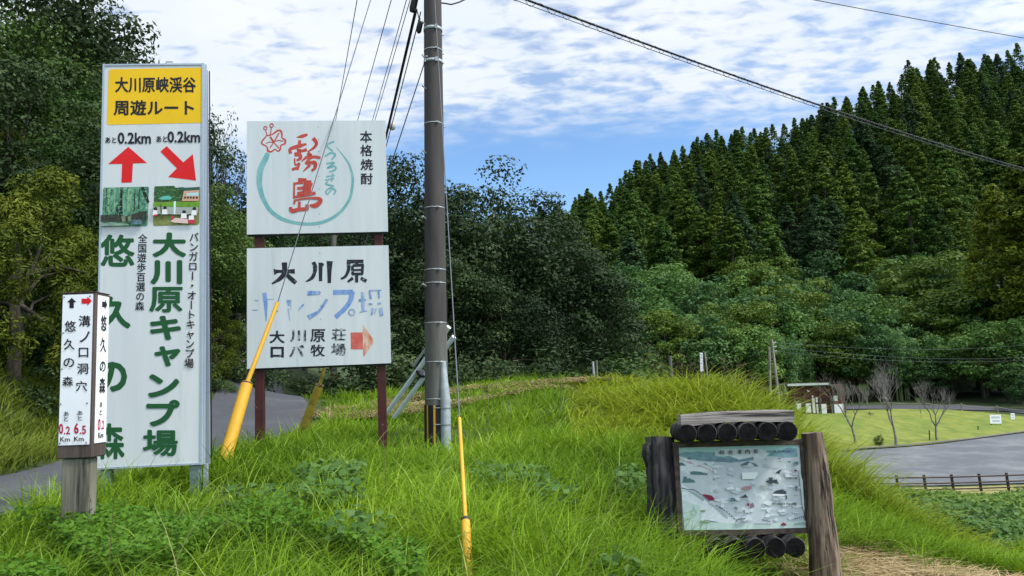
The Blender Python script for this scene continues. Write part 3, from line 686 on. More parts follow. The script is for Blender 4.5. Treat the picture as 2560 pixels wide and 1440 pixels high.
    for st in ([(190, 578, 7), (345, 576, 7)], [(60, 722, 10), (135, 722, 10)], [(90, 590, 9), (140, 596, 16)], [(320, 735, 20), (400, 735, 22)], [(515, 605, 36), (578, 600, 40)], [(548, 620, 50), (555, 665, 30)], [(575, 660, 12), (572, 710, 8)], [(540, 700, 22), (560, 860, 8)], [(675, 720, 16), (705, 680, 24), (745, 645, 16)],
               [(795, 495, 62), (960, 490, 44)], [(805, 820, 64), (900, 768, 44), (960, 722, 34), (1055, 575, 40)], [(1530, 480, 44), (1536, 730, 36)], [(1478, 590, 36), (1575, 584, 20)], [(1490, 747, 14), (1590, 728, 12)], [(1615, 458, 14), (1780, 455, 12)], [(1622, 460, 28), (1638, 572, 24)], [(1742, 465, 26), (1750, 560, 22)], [(1610, 636, 16), (1662, 640, 14)], [(1728, 628, 22), (1772, 630, 18)], [(1665, 690, 26), (1650, 785, 18)], [(1712, 695, 18), (1690, 765, 12)], [(1770, 690, 46), (1785, 795, 40)]): d.stroke(st, b2)
    d.ring(1385, 748, 40, b2, 12)
    d.build('faded_blue_lettering', BD['l'])
    d = Decal(P, xf=Z, z0=.001)
    for ch, bx, m in (('大', (285, 995, 490, 1165), K), ('川', (560, 985, 775, 1145), M_bblack2), ('原', (830, 975, 1030, 1150), K), ('荘', (1115, 965, 1305, 1130), M_bblack2), ('ロ', (300, 1210, 480, 1355), K), ('バ', (550, 1185, 750, 1345), M_bblack2), ('牧', (835, 1180, 1025, 1340), K), ('場', (1110, 1165, 1305, 1325), M_bblack2)):
        d.text(ch, bx, m, .032 if ch in '大川ロバ' else .022)
        if ch == '荘': d.flush('worn_lettering', BD['l'])
    d.build('worn_lettering', BD['l'])
    d = Decal(P, xf=Z, z0=.001); d.poly([(1368, 1020), (1532, 1018), (1535, 1245), (1372, 1246)], M_fadedred); d.poly([(1528, 912), (1690, 1135), (1540, 1350), (1534, 1245)], M_orange)
    d.build('arrow', BD['l'], 'faded red arrow with a bleached head pointing right')
billboard()

# ------------------------------------------------------------------ log-framed map board
def map_board():
    P = Panel((1692, 1119), (1994, 1112), (1711, 1327), (2017, 1319), 5.5, 5.5, .40)
    W, H, z0 = P.W, P.H, P.z0
    root = empty('map_board', P.M, 'log framed map board with a faded illustrated map', 'notice board')
    p = MB(); p.box(-W/2, W/2, 0, .02, z0, z0+H); pm = p.build('map_panel', mat('map_ground', (.46, .52, .55), (.54, .58, .60), 7, .4, c3=(.68, .73, .73), scale3=9, lo3=.55, hi3=.62), root)
    f = MB(); t = .034
    f.box(-W/2-t, W/2+t, -.014, .05, z0+H+.001, z0+H+t); f.box(-W/2-t, W/2+t, -.014, .05, z0-t, z0-.001)
    f.box(-W/2-t, -W/2-.001, -.012, .05, z0, z0+H); f.box(W/2+.001, W/2+t, -.012, .05, z0, z0+H); f.build('frame', M_frw, root)
    bk = MB(); bk.box(-W/2-t, W/2+t, .052, .075, z0-t, z0+H+t); bk.build('back_board', M_frw, root)
    def wp(px, py, Y): return P.Mi @ at(px, py, Y)
    def log(name, pts, rad, m, label=None, knob=None):
        mb = MB(); 
        P0 = [Vector(q) for q in pts]; Q = []; RR = []
        for i in range(len(P0)-1):
            for j in range(5): w = j/5; Q.append(P0[i].lerp(P0[i+1], w)); RR.append(rad[i]*(1-w)+rad[i+1]*w)
        Q.append(P0[-1]); RR.append(rad[-1])
        Q = [q+Vector((random.uniform(-.006, .006), random.uniform(-.006, .006), 0)) for q in Q]
        mb.tube(Q, RR, 22, wob=.07)
        if knob:
            for kq, kr in knob: mb.tube([kq+Vector((-kr[0]*.9, 0, -.10)), kq+Vector((-kr[0]*.35, 0, -.05)), kq, kq+Vector((kr[0]*-.3, 0, .06)), kq+Vector((kr[0]*.3, 0, .10))], [.02, kr[1]*.8, kr[1], kr[1]*.75, .02], 10, wob=.1)
        return mb.build(name, m, root, label)
    a, b = wp(1650, 1094, 5.62), wp(1660, 1310, 5.6); c = wp(1672, 1520, 5.6)
    log('post', [c, b, wp(1655, 1200, 5.6), a], [.135, .115, .105, .098], M_logd, 'dark charred left log post', [(wp(1630, 1135, 5.6), (.03, .07))])
    a, b, c = wp(2031, 1082, 5.5), wp(2050, 1280, 5.48), wp(2072, 1520, 5.46)
    log('post', [c, b, a], [.116, .090, .070], M_log, 'brown weathered right log post', [(wp(2052, 1142, 5.5), (-.03, .045))])
    # beam across the top, slightly bowed
    mb = MB(); seg = 8; vs = []
    for i in range(seg+1):
        w = i/seg; cx = 1698+280*w; cyt = 1037-11*math.sin(w*1.35)/math.sin(1.35)-2*math.sin(w*3.1); 
        for y, dy in ((5.36, 0), (5.36, 29), (5.48, 29), (5.48, 0)):
            q = wp(cx, cyt+dy-(4*math.sin(w*3.1) if dy else 0), 5.42); q = Vector((q.x, y-5.50, q.z + random.uniform(-.003, .003))); vs.append(q)
    fs = [(i*4+k, i*4+(k+1) % 4, i*4+4+(k+1) % 4, i*4+4+k) for i in range(seg) for k in range(4)] + [(3, 2, 1, 0), tuple(seg*4+k for k in range(4))]
    mb.add(vs, fs); mb.build('top_beam', M_beam, root)
    for i, px in enumerate((1717, 1767, 1817, 1868, 1918, 1968)):
        q = wp(px, 1084-i*1.3, 5.35); r_ = .066
        mb = MB(); q.z = max(q.z, z0+H+t+r_+.004)
        n = 20; mb.tube([(q.x, -.17, q.z), (q.x, -.165, q.z), (q.x, .10, q.z)], [r_*.93, r_, r_], n, M_logd, cap=False)
        ring = [(q.x+r_*.93*math.cos(2*math.pi*k/n), -.17, q.z+r_*.93*math.sin(2*math.pi*k/n)) for k in range(n)]
        mb.add(ring, [tuple(range(n))], M_logend); mb.add([(x, .10, z) for x, y, z in ring], [tuple(range(n))], M_logend)
        mb.build('roof_log', None, root)
    for i, px in enumerate((1790, 1838, 1887, 1937, 1986)):
        q = wp(px, 1356, 5.40); r_ = .068; mb = MB(); n = 20; zc = min(q.z, z0-t-r_-.002)
        mb.tube([(q.x, -.12, zc), (q.x, -.115, zc), (q.x, .12, zc)], [r_*.93, r_, r_], n, M_logd, cap=False)
        ring = [(q.x+r_*.93*math.cos(2*math.pi*k/n), -.12, zc+r_*.93*math.sin(2*math.pi*k/n)) for k in range(n)]
        mb.add(ring, [tuple(range(n))], M_logend); mb.add([(x, .12, z) for x, y, z in ring], [tuple(range(n))], M_logend)
        mb.build('lower_log', None, root)
    # the illustrated map
    Zm = zoomxf(1680, 1100, 6.0); d = Decal(P, xf=Zm, z0=.001, step=.00012)
    C = lambda n, c, c2=None, s=30: mat('map_'+n, c, c2, s, .4)
    sky_, mtn, mtn2, gr, wh, dg = C('sky', (.33, .60, .56), (.45, .66, .62)), C('mountain', (.15, .28, .35), (.24, .38, .43)), C('dark_mountain', (.13, .22, .27), (.19, .29, .33)), C('grey', (.43, .49, .53), (.48, .53, .56)), C('pale', (.56, .62, .65), (.70, .75, .76)), C('hill', (.085, .165, .175), (.11, .19, .19))
    pale_g = C('pale_green', (.44, .58, .52), (.55, .66, .62)); rd = C('crimson', (.22, .02, .05)); pk = C('pink', (.48, .30, .32), (.56, .52, .54)); dk = C('ink', (.02, .03, .04), (.07, .09, .11), 60); gg = C('dull_green', (.20, .30, .16))
    d.poly([(80, 130), (1870, 75), (1890, 260), (1400, 250), (1000, 280), (90, 230)], sky_)
    d.poly([(90, 215), (180, 175), (280, 185), (400, 170), (480, 185), (640, 180), (650, 240), (780, 255), (850, 235), (960, 275), (1010, 300), (1220, 250), (1230, 295), (1100, 320), (860, 335), (640, 325), (380, 300), (100, 235)], mtn)
    d.poly([(360, 300), (520, 290), (760, 270), (960, 285), (1010, 305), (1220, 255), (1220, 300), (880, 340), (640, 325)], mtn2)
    d.poly([(1420, 240), (1480, 190), (1600, 180), (1740, 110), (1870, 130), (1885, 250), (1650, 260), (1500, 240)], mtn)
    d.poly([(640, 170), (700, 140), (1300, 120), (1400, 160), (1450, 200), (1380, 280), (1230, 300), (1220, 240), (1010, 295), (940, 270), (840, 230), (650, 240)], wh)
    d.poly([(100, 240), (380, 310), (860, 345), (1050, 330), (1000, 400), (1040, 480), (1020, 560), (800, 560), (780, 640), (690, 700), (680, 500), (600, 500), (580, 360), (120, 330)], pk if False else gr)
    d.poly([(100, 245), (370, 315), (590, 350), (600, 470), (470, 480), (300, 460), (130, 470)], wh)
    d.stroke([(250, 350, 16), (320, 355, 14), (330, 400, 10), (420, 390, 24), (520, 430, 34), (600, 465, 12)], pk); d.stroke([(100, 270, 22), (180, 320, 16), (290, 340, 26)], pk)
    for q in ([(105, 340), (150, 335), (215, 385), (110, 385)], [(270, 485), (320, 470), (430, 475), (460, 490), (540, 505), (530, 525), (280, 518)], [(150, 640), (175, 545), (215, 550), (235, 580), (260, 570), (340, 610), (350, 635)],
              [(1025, 375), (1060, 350), (1140, 320), (1190, 340), (1250, 350), (1300, 395), (1040, 398)], [(215, 265), (270, 262), (310, 290), (240, 290)], [(460, 360), (500, 345), (570, 360), (520, 372)]): d.poly(q, dg)
    random.seed(21)
    for k in range(70):
        x, y = random.uniform(560, 1930), random.uniform(330, 1200); sx, sy = random.uniform(25, 95), random.uniform(14, 40)
        pts = [(x+sx*math.cos(a)*random.uniform(.4, 1.35), y+sy*math.sin(a)*random.uniform(.4, 1.3)) for a in [i*math.pi/6 for i in range(12)]]
        d.poly(pts, random.choice((wh, wh, wh, gr, C('lilac', (.54, .57, .62)))))
    d.poly([(1040, 485), (1280, 480), (1275, 530), (1230, 580), (1045, 585)], C('white', (.70, .76, .75)))
    d.poly([(130, 650), (260, 740), (470, 880), (560, 960), (700, 1080), (960, 1200), (900, 1270), (700, 1230), (470, 1190), (380, 1340), (180, 1345)], wh)
    d.poly([(165, 900), (420, 990), (440, 1180), (300, 1330), (180, 1340)], pale_g); d.poly([(400, 1180), (600, 1230), (960, 1240), (1400, 1260), (2000, 1200), (2015, 1310), (900, 1340), (300, 1345)], pale_g)
    d.poly([(1890, 400), (1960, 640), (1990, 1100), (1950, 1000), (1920, 700)], pale_g)
    d.stroke([(140, 715, 16), (260, 745, 10), (320, 740, 10), (440, 820, 10)], dk); d.stroke([(135, 765, 12), (220, 760, 8), (300, 790, 30), (470, 900, 34)], C('road', (.30, .38, .36)))
    d.poly([(440, 812), (500, 812), (590, 830), (635, 880), (610, 905), (570, 905), (500, 860)], rd)
    d.stroke([(540, 950, 14), (640, 1000, 34), (760, 1110, 40), (830, 1170, 20)], C('road2', (.35, .41, .43)))
    for i in range(9): 
        w = i/8; x = 660+w*290; y = 975+w*225-20*math.sin(w*3.14); d.stroke([(x, y, 14), (x+20, y+16, 14)], dk)
    for x, y in [(980+24*i, 1185-3*i) for i in range(5)] + [(1340+26*i, 1195+5*i) for i in range(5)] + [(1830+30*i, 1172-6*i) for i in range(6)]: d.stroke([(x, y, 18), (x+17, y-1, 18)], dk)
    for q, m in (([(1020, 740), (1080, 690), (1180, 685), (1190, 720), (1100, 745)], C('rust', (.34, .13, .13), (.45, .30, .30))), ([(1490, 800), (1550, 755), (1640, 735), (1710, 775), (1700, 810)], dk), ([(1480, 800), (1700, 810), (1660, 835), (1510, 830)], C('white2', (.72, .74, .76))),
                 ([(1395, 610), (1450, 595), (1430, 560), (1500, 555), (1490, 600), (1560, 585), (1590, 660), (1510, 640), (1470, 665), (1430, 640)], dk), ([(870, 860), (930, 860), (960, 910), (870, 915)], dg), ([(985, 860), (1060, 835), (1090, 805), (1130, 860)], dk),
                 ([(1110, 950), (1150, 940), (1150, 985), (1125, 985)], rd), ([(1160, 960), (1200, 930), (1230, 995), (1160, 1020)], C('plum', (.20, .14, .18))), ([(910, 1025), (940, 1000), (985, 1020)], dg), ([(1620, 1255), (1660, 1230), (1705, 1255), (1700, 1275), (1630, 1278)], rd),
                 ([(1540, 485), (1590, 450), (1640, 430), (1610, 480), (1590, 510)], dk), ([(1815, 450), (1850, 435), (1870, 465), (1830, 470)], rd), ([(1820, 320), (1885, 320), (1885, 365), (1825, 365)], dg), ([(1560, 270), (1620, 265), (1610, 290)], dg), ([(1590, 315), (1640, 312), (1600, 325)], dk), ([(1700, 318), (1770, 312), (1760, 338)], dg), ([(600, 595), (615, 575), (645, 605)], dg), ([(1375, 285), (1410, 280), (1405, 295)], dk), ([(1690, 830), (1710, 820), (1715, 880), (1690, 880)], dk),
                 ([(1300, 690), (1340, 665), (1390, 690), (1370, 735), (1320, 730)], C('khaki', (.30, .34, .30))), ([(810, 715), (880, 700), (930, 715), (920, 735), (815, 740)], C('white', (.70, .76, .75))), ([(420, 1045), (490, 1045), (490, 1070), (425, 1075)], gg), ([(410, 1200), (520, 1215), (580, 1240), (420, 1240)], gg), ([(1210, 1240), (1480, 1245), (1470, 1265), (1230, 1258)], C('road', (.3, .38, .36))), ([(1820, 1245), (1990, 1220), (1995, 1245), (1830, 1265)], C('road', (.3, .38, .36))), ([(890, 1250), (1085, 1230), (1080, 1260), (960, 1280)], C('road', (.3, .38, .36)))): d.poly(q, m)
    d.stroke([(1850, 760, 12), (1848, 690, 12)], dk); d.stroke([(1835, 715, 10), (1848, 688, 10), (1885, 725, 10)], dk); d.ring(315, 1080, 40, gg, 6); d.stroke([(315, 990, 8), (315, 1040, 8)], gg)
    d.build('map_art', pm)
    d = Decal(P, xf=Zm, z0=.014)
    lt_ = M_bblack2
    for ch, bx in (('総', (705, 150, 780, 212)), ('合', (832, 148, 905, 212)), ('案', (985, 142, 1045, 210)), ('内', (1086, 138, 1160, 205)), ('板', (1215, 130, 1285, 196))): d.text(ch, bx, M_bblack2 if ch in '総案板' else M_black, .014)
    d.flush('lettering', pm)
    d.text('大川原峡キャンプ場', (1490, 930, 1855, 975), dk, .02); d.flush('lettering', pm)
    d.text('大川原 峡渓谷案内', (1405, 152, 1815, 184), C('blue_ink', (.03, .07, .16)), .02); d.flush('lettering', pm); d.text('台渕公園', (1700, 552, 1868, 586), dk, .02)
    d.build('lettering', pm)
map_board()

# ------------------------------------------------------------------ utility pole
BASE = Vector((at(1092, 1110, 12).x, 12.0, -1.15))
AX = (at(1082, 0, 12) - at(1092, 1010, 12)).normalized()
def pole_r(h): return .182 - h*.0052
def pole_pt(h): return BASE + AX*h
def h_of(py): return (at(1086, py, 12).z - BASE.z)/AX.z
def utility_pole():
    q = Matrix.Translation(BASE) @ Vector((0, 0, 1)).rotation_difference(AX).to_matrix().to_4x4()
    root = empty('utility_pole', q, 'thick weathered concrete utility pole with steel bands and yellow black base sleeve', 'utility pole')
    s = MB(); HH = 11.2; hm = h_of(806)
    s.tube([(0, 0, h) for h in np.linspace(hm, HH, 24)], [pole_r(h) for h in np.linspace(hm, HH, 24)], 28); s.build('shaft', M_concrete, root)
    s = MB(); s.tube([(0, 0, h) for h in np.linspace(-.3, hm-.001, 8)], [pole_r(h)+.001 for h in np.linspace(-.3, hm-.001, 8)], 28); s.build('lower_shaft', M_concrete_low, root)
    def band(py, w=.018, thick=.004, m=M_band, name='band'):
        h = h_of(py); r_ = pole_r(h)+thick; n = 28; b = MB()
        b.tube([(0, 0, h-w/2), (0, 0, h-w/2+.001), (0, 0, h+w/2-.001), (0, 0, h+w/2)], [r_-.006, r_, r_, r_-.006], n, cap=False)
        b.box(.05, .09, -r_-.012, -r_+.012, h-w*.7, h+w*.7); b.build(name, m, root)
    for py in (128, 312, 522, 676, 709, 808, 905, 997): band(py)
    for py in (76, 157): band(py, .05, .008, M_galv, 'perforated_band')
    for py in (66, 225, 385, 548, 715):                   # step bolts
        h = h_of(py); r_ = pole_r(h); b = MB(); b.tube([(-r_*.72, -r_*.6, h-.02), (-r_*1.02, -r_*1.05, h+.01)], .011, 8); b.tube([(-r_*1.02, -r_*1.05, h+.01), (-r_*1.06, -r_*1.10, h+.013)], .018, 8); b.build('step_bolt', M_galv, root)
    for py in (90, 137, 160, 320):
        h = h_of(py); r_ = pole_r(h); b = MB(); b.tube([(r_*.9, -.02, h), (r_+.03, -.02, h)], .009, 8); b.build('bolt', M_galv, root)
    # sleeve
    h1 = h_of(1012); sl = MB(); n = 40; vs = []
    Yl, Bk = M_yel, M_dark
    for k in range(n):
        a0, a1 = 2*math.pi*k/n, 2*math.pi*(k+1)/n; r_ = pole_r(0)+.012; mm = Yl if (k % 4) == 1 else Bk
        sl.add([(r_*math.cos(a0), r_*math.sin(a0), -.2), (r_*math.cos(a1), r_*math.sin(a1), -.2), (r_*math.cos(a1), r_*math.sin(a1), h1), (r_*math.cos(a0), r_*math.sin(a0), h1)], [(0, 1, 2, 3)], mm)
    sl.build('warning_sleeve', None, root)
    # conduit at the right of the base
    c = MB(); hx = h_of(905); r0 = pole_r(1)
    c.tube([(r0*.62+.04, -r0*.70-.03, -.3), (r0*.62+.04, -r0*.70-.03, h_of(1000)), (r0*.62+.02, -r0*.72, h_of(960)), (r0*.60+.01, -r0*.66, hx)], [.080, .078, .066, .045], 16); c.build('conduit', M_galv, root)
    for py in (1019, 1060):
        h = h_of(py); b = MB(); b.tube([(r0*.62+.04, -r0*.70-.03, h-.008), (r0*.62+.04, -r0*.70-.03, h+.008)], .086, 18); b.tube([(-.02, -r0-.012, h), (r0*.5, -r0-.02, h)], .008, 6); b.build('conduit_clamp', M_band, root)
    # brackets and cable boxes at the left of the top
    b = MB(); h0, h1 = h_of(24), h_of(-60)
    b.tube([(-.34, .05, h0), (-.33, .05, h0+.06), (-.21, .05, h1)], [.045, .06, .05], 10); b.build('cable_closure', M_dark, root)
    b = MB(); h0, h1 = h_of(82), h_of(54); b.tube([(-.235, 0, h0), (-.23, 0, h0+.03), (-.19, 0, h1)], [.02, .042, .035], 10); b.build('wire_grip', M_dark, root)
    b = MB(); b.tube([(-.17, -.06, h_of(140)), (-.13, -.16, h_of(152)), (-.08, -.19, h_of(152))], .014, 6); b.tube([(-.11, -.17, h_of(152)), (-.11, -.17, h_of(164))], .010, 6); b.build('bracket', M_galv, root)
    b = MB(); b.tube([(-.26, .03, h_of(22)), (-.235, .02, h_of(40)), (-.215, 0, h_of(52)), (-.20, -.02, h_of(46))], .008, 6); b.build('jumper_wire', M_cable, root)
    b = MB(); p0 = root.matrix_world.inverted() @ at(1105, 8, 12.0)
    b.tube([(pole_r(7)*.8, -.02, p0.z), (p0.x+.05, 0, p0.z-.005), (p0.x+.15, .05, p0.z), (p0.x+.27, .1, p0.z+.06), (p0.x+.45, .2, p0.z+.2)], .012, 6); b.build('drop_cable', M_cable, root)
utility_pole()

# ------------------------------------------------------------------ wires
def sag_pts(a, b, sag, n=24):
    a, b = Vector(a), Vector(b)
    return [a.lerp(b, i/n) - Vector((0, 0, 4*sag*(i/n)*(1-i/n))) for i in range(n+1)]
def wire(name, a, b, rad, label, cat='cable', sag=0, group=None, m=None, lash=None, n=24):
    mb = MB(); p = sag_pts(a, b, sag, n); o = Vector(p[0]); p = [q-o for q in p]
    mb.tube(p, rad, 6); ob = mb.build(name, m or M_cable); ob.location = o; tag(ob, label, cat, group)
    if lash:
        h, pitch, mr = lash; q = [v-Vector((0, 0, h)) for v in p]
        me = MB(); me.tube(q, mr, 5); me.build('carrier_wire', M_wire, ob)
        L_ = (p[-1]-p[0]).length; k = int(L_/pitch); sp = []
        for i in range(k*8+1):
            t = i/(k*8); j = min(int(t*n), n-1); w = t*n-j; c = p[j].lerp(p[j+1], w) - Vector((0, 0, h*.42))
            a_ = 2*math.pi*i/8 + .7*math.sin(i*.37); sp.append(c + Vector((0, .7*h*math.cos(a_)*.8, .72*h*math.sin(a_))))
        me = MB(); me.tube(sp, mr*.75, 4); me.build('lashing_wire', M_wire, ob)
    return ob
wire('overhead_cable', at(1085, -88, 12.0), at(2760, 470, 31), .021, 'thick black cable with a spiral lashing running down to the right', sag=.35, lash=(.085, .42, .008), n=40)
wire('overhead_wire', at(1085, -190, 12.0), at(2900, 150, 24), .009, 'thin wire across the upper right corner of the sky', sag=.12)
FARTOP = 36.0
def fw(px, py): return at(px, py, FARTOP)
wire('overhead_cable', at(1040, 24, 12.0), fw(856, 740), .026, 'thick twisted black cable leaving the cable closure', sag=.35, m=M_cable)
wire('overhead_wire', at(1052, 30, 12.0), fw(866, 700), .010, 'thin wire beside the thick twisted cable', sag=.30)
for (x0, x1, y1, lab) in ((1024, 932, 300, 'right wire of the close pair left of the pole'), (1015, 926, 300, 'left wire of the close pair left of the pole'), (977, 889, 300, 'single thin wire between the close pair and the long guy wire'), (892, 836, 300, 'leftmost thin wire rising above the billboard')):
    a = at(x0+(x0-x1)/300*60, -60, 13.0); b = at(x1-(x0-x1)/300*220*.93, y1+220, 34); wire('overhead_wire', a, b, .0085, lab, sag=.10, m=M_wire)
tb = MB(); c = at(981, 315, 22); tb.tube([c+Vector((0, 0, -.13)), c+Vector((0, 0, -.09)), c, c+Vector((0, 0, .09)), c+Vector((0, 0, .13))], [.02, .085, .10, .085, .02], 10)
tag(tb.build('cable_damper', mat('pale_ceramic', (.42, .38, .38))), 'small pale round fitting hanging on the twisted cable', 'cable fitting')

def guy(name, foot, mid, topg, end, r_sleeve, r_tube, label, m, wr=.0065, ground_ext=.25):
    d = (Vector(end)-Vector(foot)).normalized(); f = Vector(foot)
    root = empty(name, f, label, 'guy wire')
    rel = lambda p: Vector(p)-f
    a = MB(); a.tube([rel(f-d*ground_ext), rel(mid)], [r_sleeve*1.03, r_sleeve], 14); a.build('guard_sleeve', m, root)
    a = MB(); a.tube([rel(mid)-d*.012, rel(mid)+d*.004], [r_sleeve*1.06, r_sleeve*1.06], 14); a.build('sleeve_collar', M_frw, root)
    a = MB(); a.tube([rel(Vector(mid)+d*.005), rel(topg)], [r_tube, r_tube*.9], 10); a.build('guard_tube', m, root)
    a = MB(); a.tube([rel(mid), rel(Vector(mid)+d*.012)], r_sleeve*.7, 10); a.build('inner_ring', M_dark, root)
    a = MB(); a.tube([rel(topg), rel(end)], wr, 6); a.build('wire', M_wire, root)
    return root
e1 = pole_pt(h_of(-490))
guy('guy_wire', at(578, 1100, 8.5), at(618, 957, 8.5+.35), at(694, 757, 8.5+.80), e1, .067, .027, 'long guy wire in front of the billboard with a thick bright yellow guard', M_yel, .007)
e2 = pole_pt(h_of(92))
guy('guy_wire', at(755, 1075, 13.4), at(799, 962, 13.3), at(812, 915, 13.25), e2, .072, .030, 'guy wire behind the billboard with a grimy olive yellow guard', M_yeld, .009)
e3 = pole_pt(h_of(-150)) - Vector((0, .16, 0))
def on_line(a, b, py):                                   # point on the 3-D line that shows at photo row py
    lo, hi = 0.0, 1.0
    for _ in range(50):
        m_ = (lo+hi)/2; p = a.lerp(b, m_); y = 720 - FPX*p.dot(_up)/p.dot(_f)
        if y > py: lo = m_
        else: hi = m_
    return a.lerp(b, lo)
f3 = at(1171, 1425, 4.3)
guy('guy_wire', f3, on_line(f3, e3, 1298), on_line(f3, e3, 1045), e3, .026, .0125, 'near guy wire with a slim yellow guard standing in the grass', M_yel, .0045)

# ------------------------------------------------------------------ second pole, leaning pipes, small posts
def simple_post(name, px, ytop, ybot, d, r_, m, label, cat='post', group=None, seg=10):
    a, b = at(px[1], ybot, d), at(px[0], ytop, d); g = gz1(a.x, a.y)
    root = MB(); o = Vector((a.x, a.y, min(g, a.z)))
    dirn = (b-a).normalized(); a0 = a - dirn*max((a.z-g)/max(dirn.z, .3)+.15, 0)
    root.tube([a0-o, b-o], r_, seg); ob = root.build(name, m); ob.location = o
    return tag(ob, label, cat, group)
a, b = at(834, 1010, 36), at(846, 470, 36)
root = empty('utility_pole', (a.x, a.y, gz1(a.x, a.y)), 'slimmer grey utility pole standing farther back behind the billboard', 'utility pole')
g = gz1(a.x, a.y); pm = MB(); pm.tube([(0, 0, -.3), (.1, 0, b.z-g)], [.165, .12], 16); pm.build('shaft', M_concrete_low, root)
pm = MB(); pm.tube([(.0, 0, .0), (.02, 0, 1.5)], [.175, .172], 16); pm.build('warning_sleeve', mat('stripe_sleeve', (.03, .028, .02), (.16, .12, .02), 6, stretch=(8, 8, .1)), root)
pm = MB(); pm.box(-.6, .8, -.05, .05, b.z-g-.5, b.z-g-.4); pm.build('crossarm', M_galv, root)

def pipes():
    a, b = at(998, 1008, 14.0), at(1134, 822, 13.2); d = (b-a).normalized(); o = a - d*.3
    root = empty('leaning_pipes', o, 'pair of pale plastic pipes leaning beside the utility pole', 'pipe')
    side = Vector((.062, 0, -.045))
    for k in (-1, 1):
        mb = MB(); mb.tube([side*k, (b-o)+side*k*1.1-d*(.02 if k < 0 else .12)], .042, 14); mb.build('pipe', M_whitepipe, root)
    for t in (.50, .80):
        mb = MB(); c = (b-o)*t; mb.tube([c-d*.02, c+d*.02], .105, 10); mb.build('clamp', M_dark, root)
    mb = MB(); c = (b-o)*.5; mb.tube([c-side*1.6+Vector((-.04, 0, .05)), c-side*1.6+d*.75+Vector((-.02, 0, .10))], .022, 8); mb.build('rod', M_galv, root)
pipes()

simple_post('stake', (1482, 1486), 904, 955, 22, .032, M_concrete_pale, 'pale square stake in a pair at the left of the crest')
simple_post('stake', (1491, 1493), 900, 955, 22.3, .03, M_post, 'dark stake beside the pale one at the left of the crest')
simple_post('stake', (1675, 1679), 890, 945, 21, .045, M_concrete_low, 'lone grey stake on the grassy crest')
simple_post('stake', (1762, 1768), 880, 935, 21.5, .022, M_palebark, 'thin brown stick right behind the small white sign')
def crest_sign():
    P = Panel((1748, 882), (1755, 882), (1753, 928), (1760, 928), 21, 21, .25)
    root = empty('marker_sign', P.M, 'narrow white upright sign with small dark characters on the crest', 'sign')
    p = MB(); p.box(-P.W/2, P.W/2, 0, .02, P.z0, P.z0+P.H); p.build('board', M_plate, root)
    s_ = MB(); s_.box(-.02, .02, .022, .05, -.5, P.z0+P.H-.03); s_.build('post', M_post, root)
    class LP: y = 0; loc = staticmethod(lambda x, y: (x, y))
    d = Decal(LP)
    for i, ch in enumerate('昭国川原永公'):
        v, f = glyphs(ch); sz = .062; zc = P.z0+P.H-.05-i*.078
        d.put([((a-.5)*sz, zc+(b_-.4)*sz) for a, b_ in v], f, M_bblack2)
    d.build('lettering', root)
crest_sign()

def twin_poles():
    a1, b1 = at(1938, 975, 55), at(1929, 848, 55); o = Vector((a1.x, a1.y, gz1(a1.x, a1.y)))
    root = empty('utility_pole', o, 'distant timber pole with a propping strut above the crest', 'utility pole')
    ext = (b1-a1); mb = MB(); mb.tube([Vector((.4, 0, -.2)), b1-o], [.13, .09], 8); mb.build('pole', M_palebark, root)
    b2 = at(1923, 868, 55); mb = MB(); mb.tube([Vector((-.6, 0, -.2)), b2-o], [.11, .08], 8); mb.build('strut', M_palebark, root)
    mb = MB()
    for k in range(3): mb.tube([b1-o+Vector((-.05, 0, -.25-.3*k)), b1-o+Vector((.3, 0, -.25-.3*k))], .04, 6)
    mb.build('insulators', M_galv, root)
    for k, (y1, lab) in enumerate(((838, 'upper distant wire in front of the dark wood'), (874, 'middle distant wire in front of the dark wood'), (880, 'lowest distant wire in front of the dark wood'))):
        wire('overhead_wire', b1+Vector((.2, 0, -.25-.3*k)), at(2750, y1, 80), .008, lab, sag=.9, m=M_wire)
twin_poles()

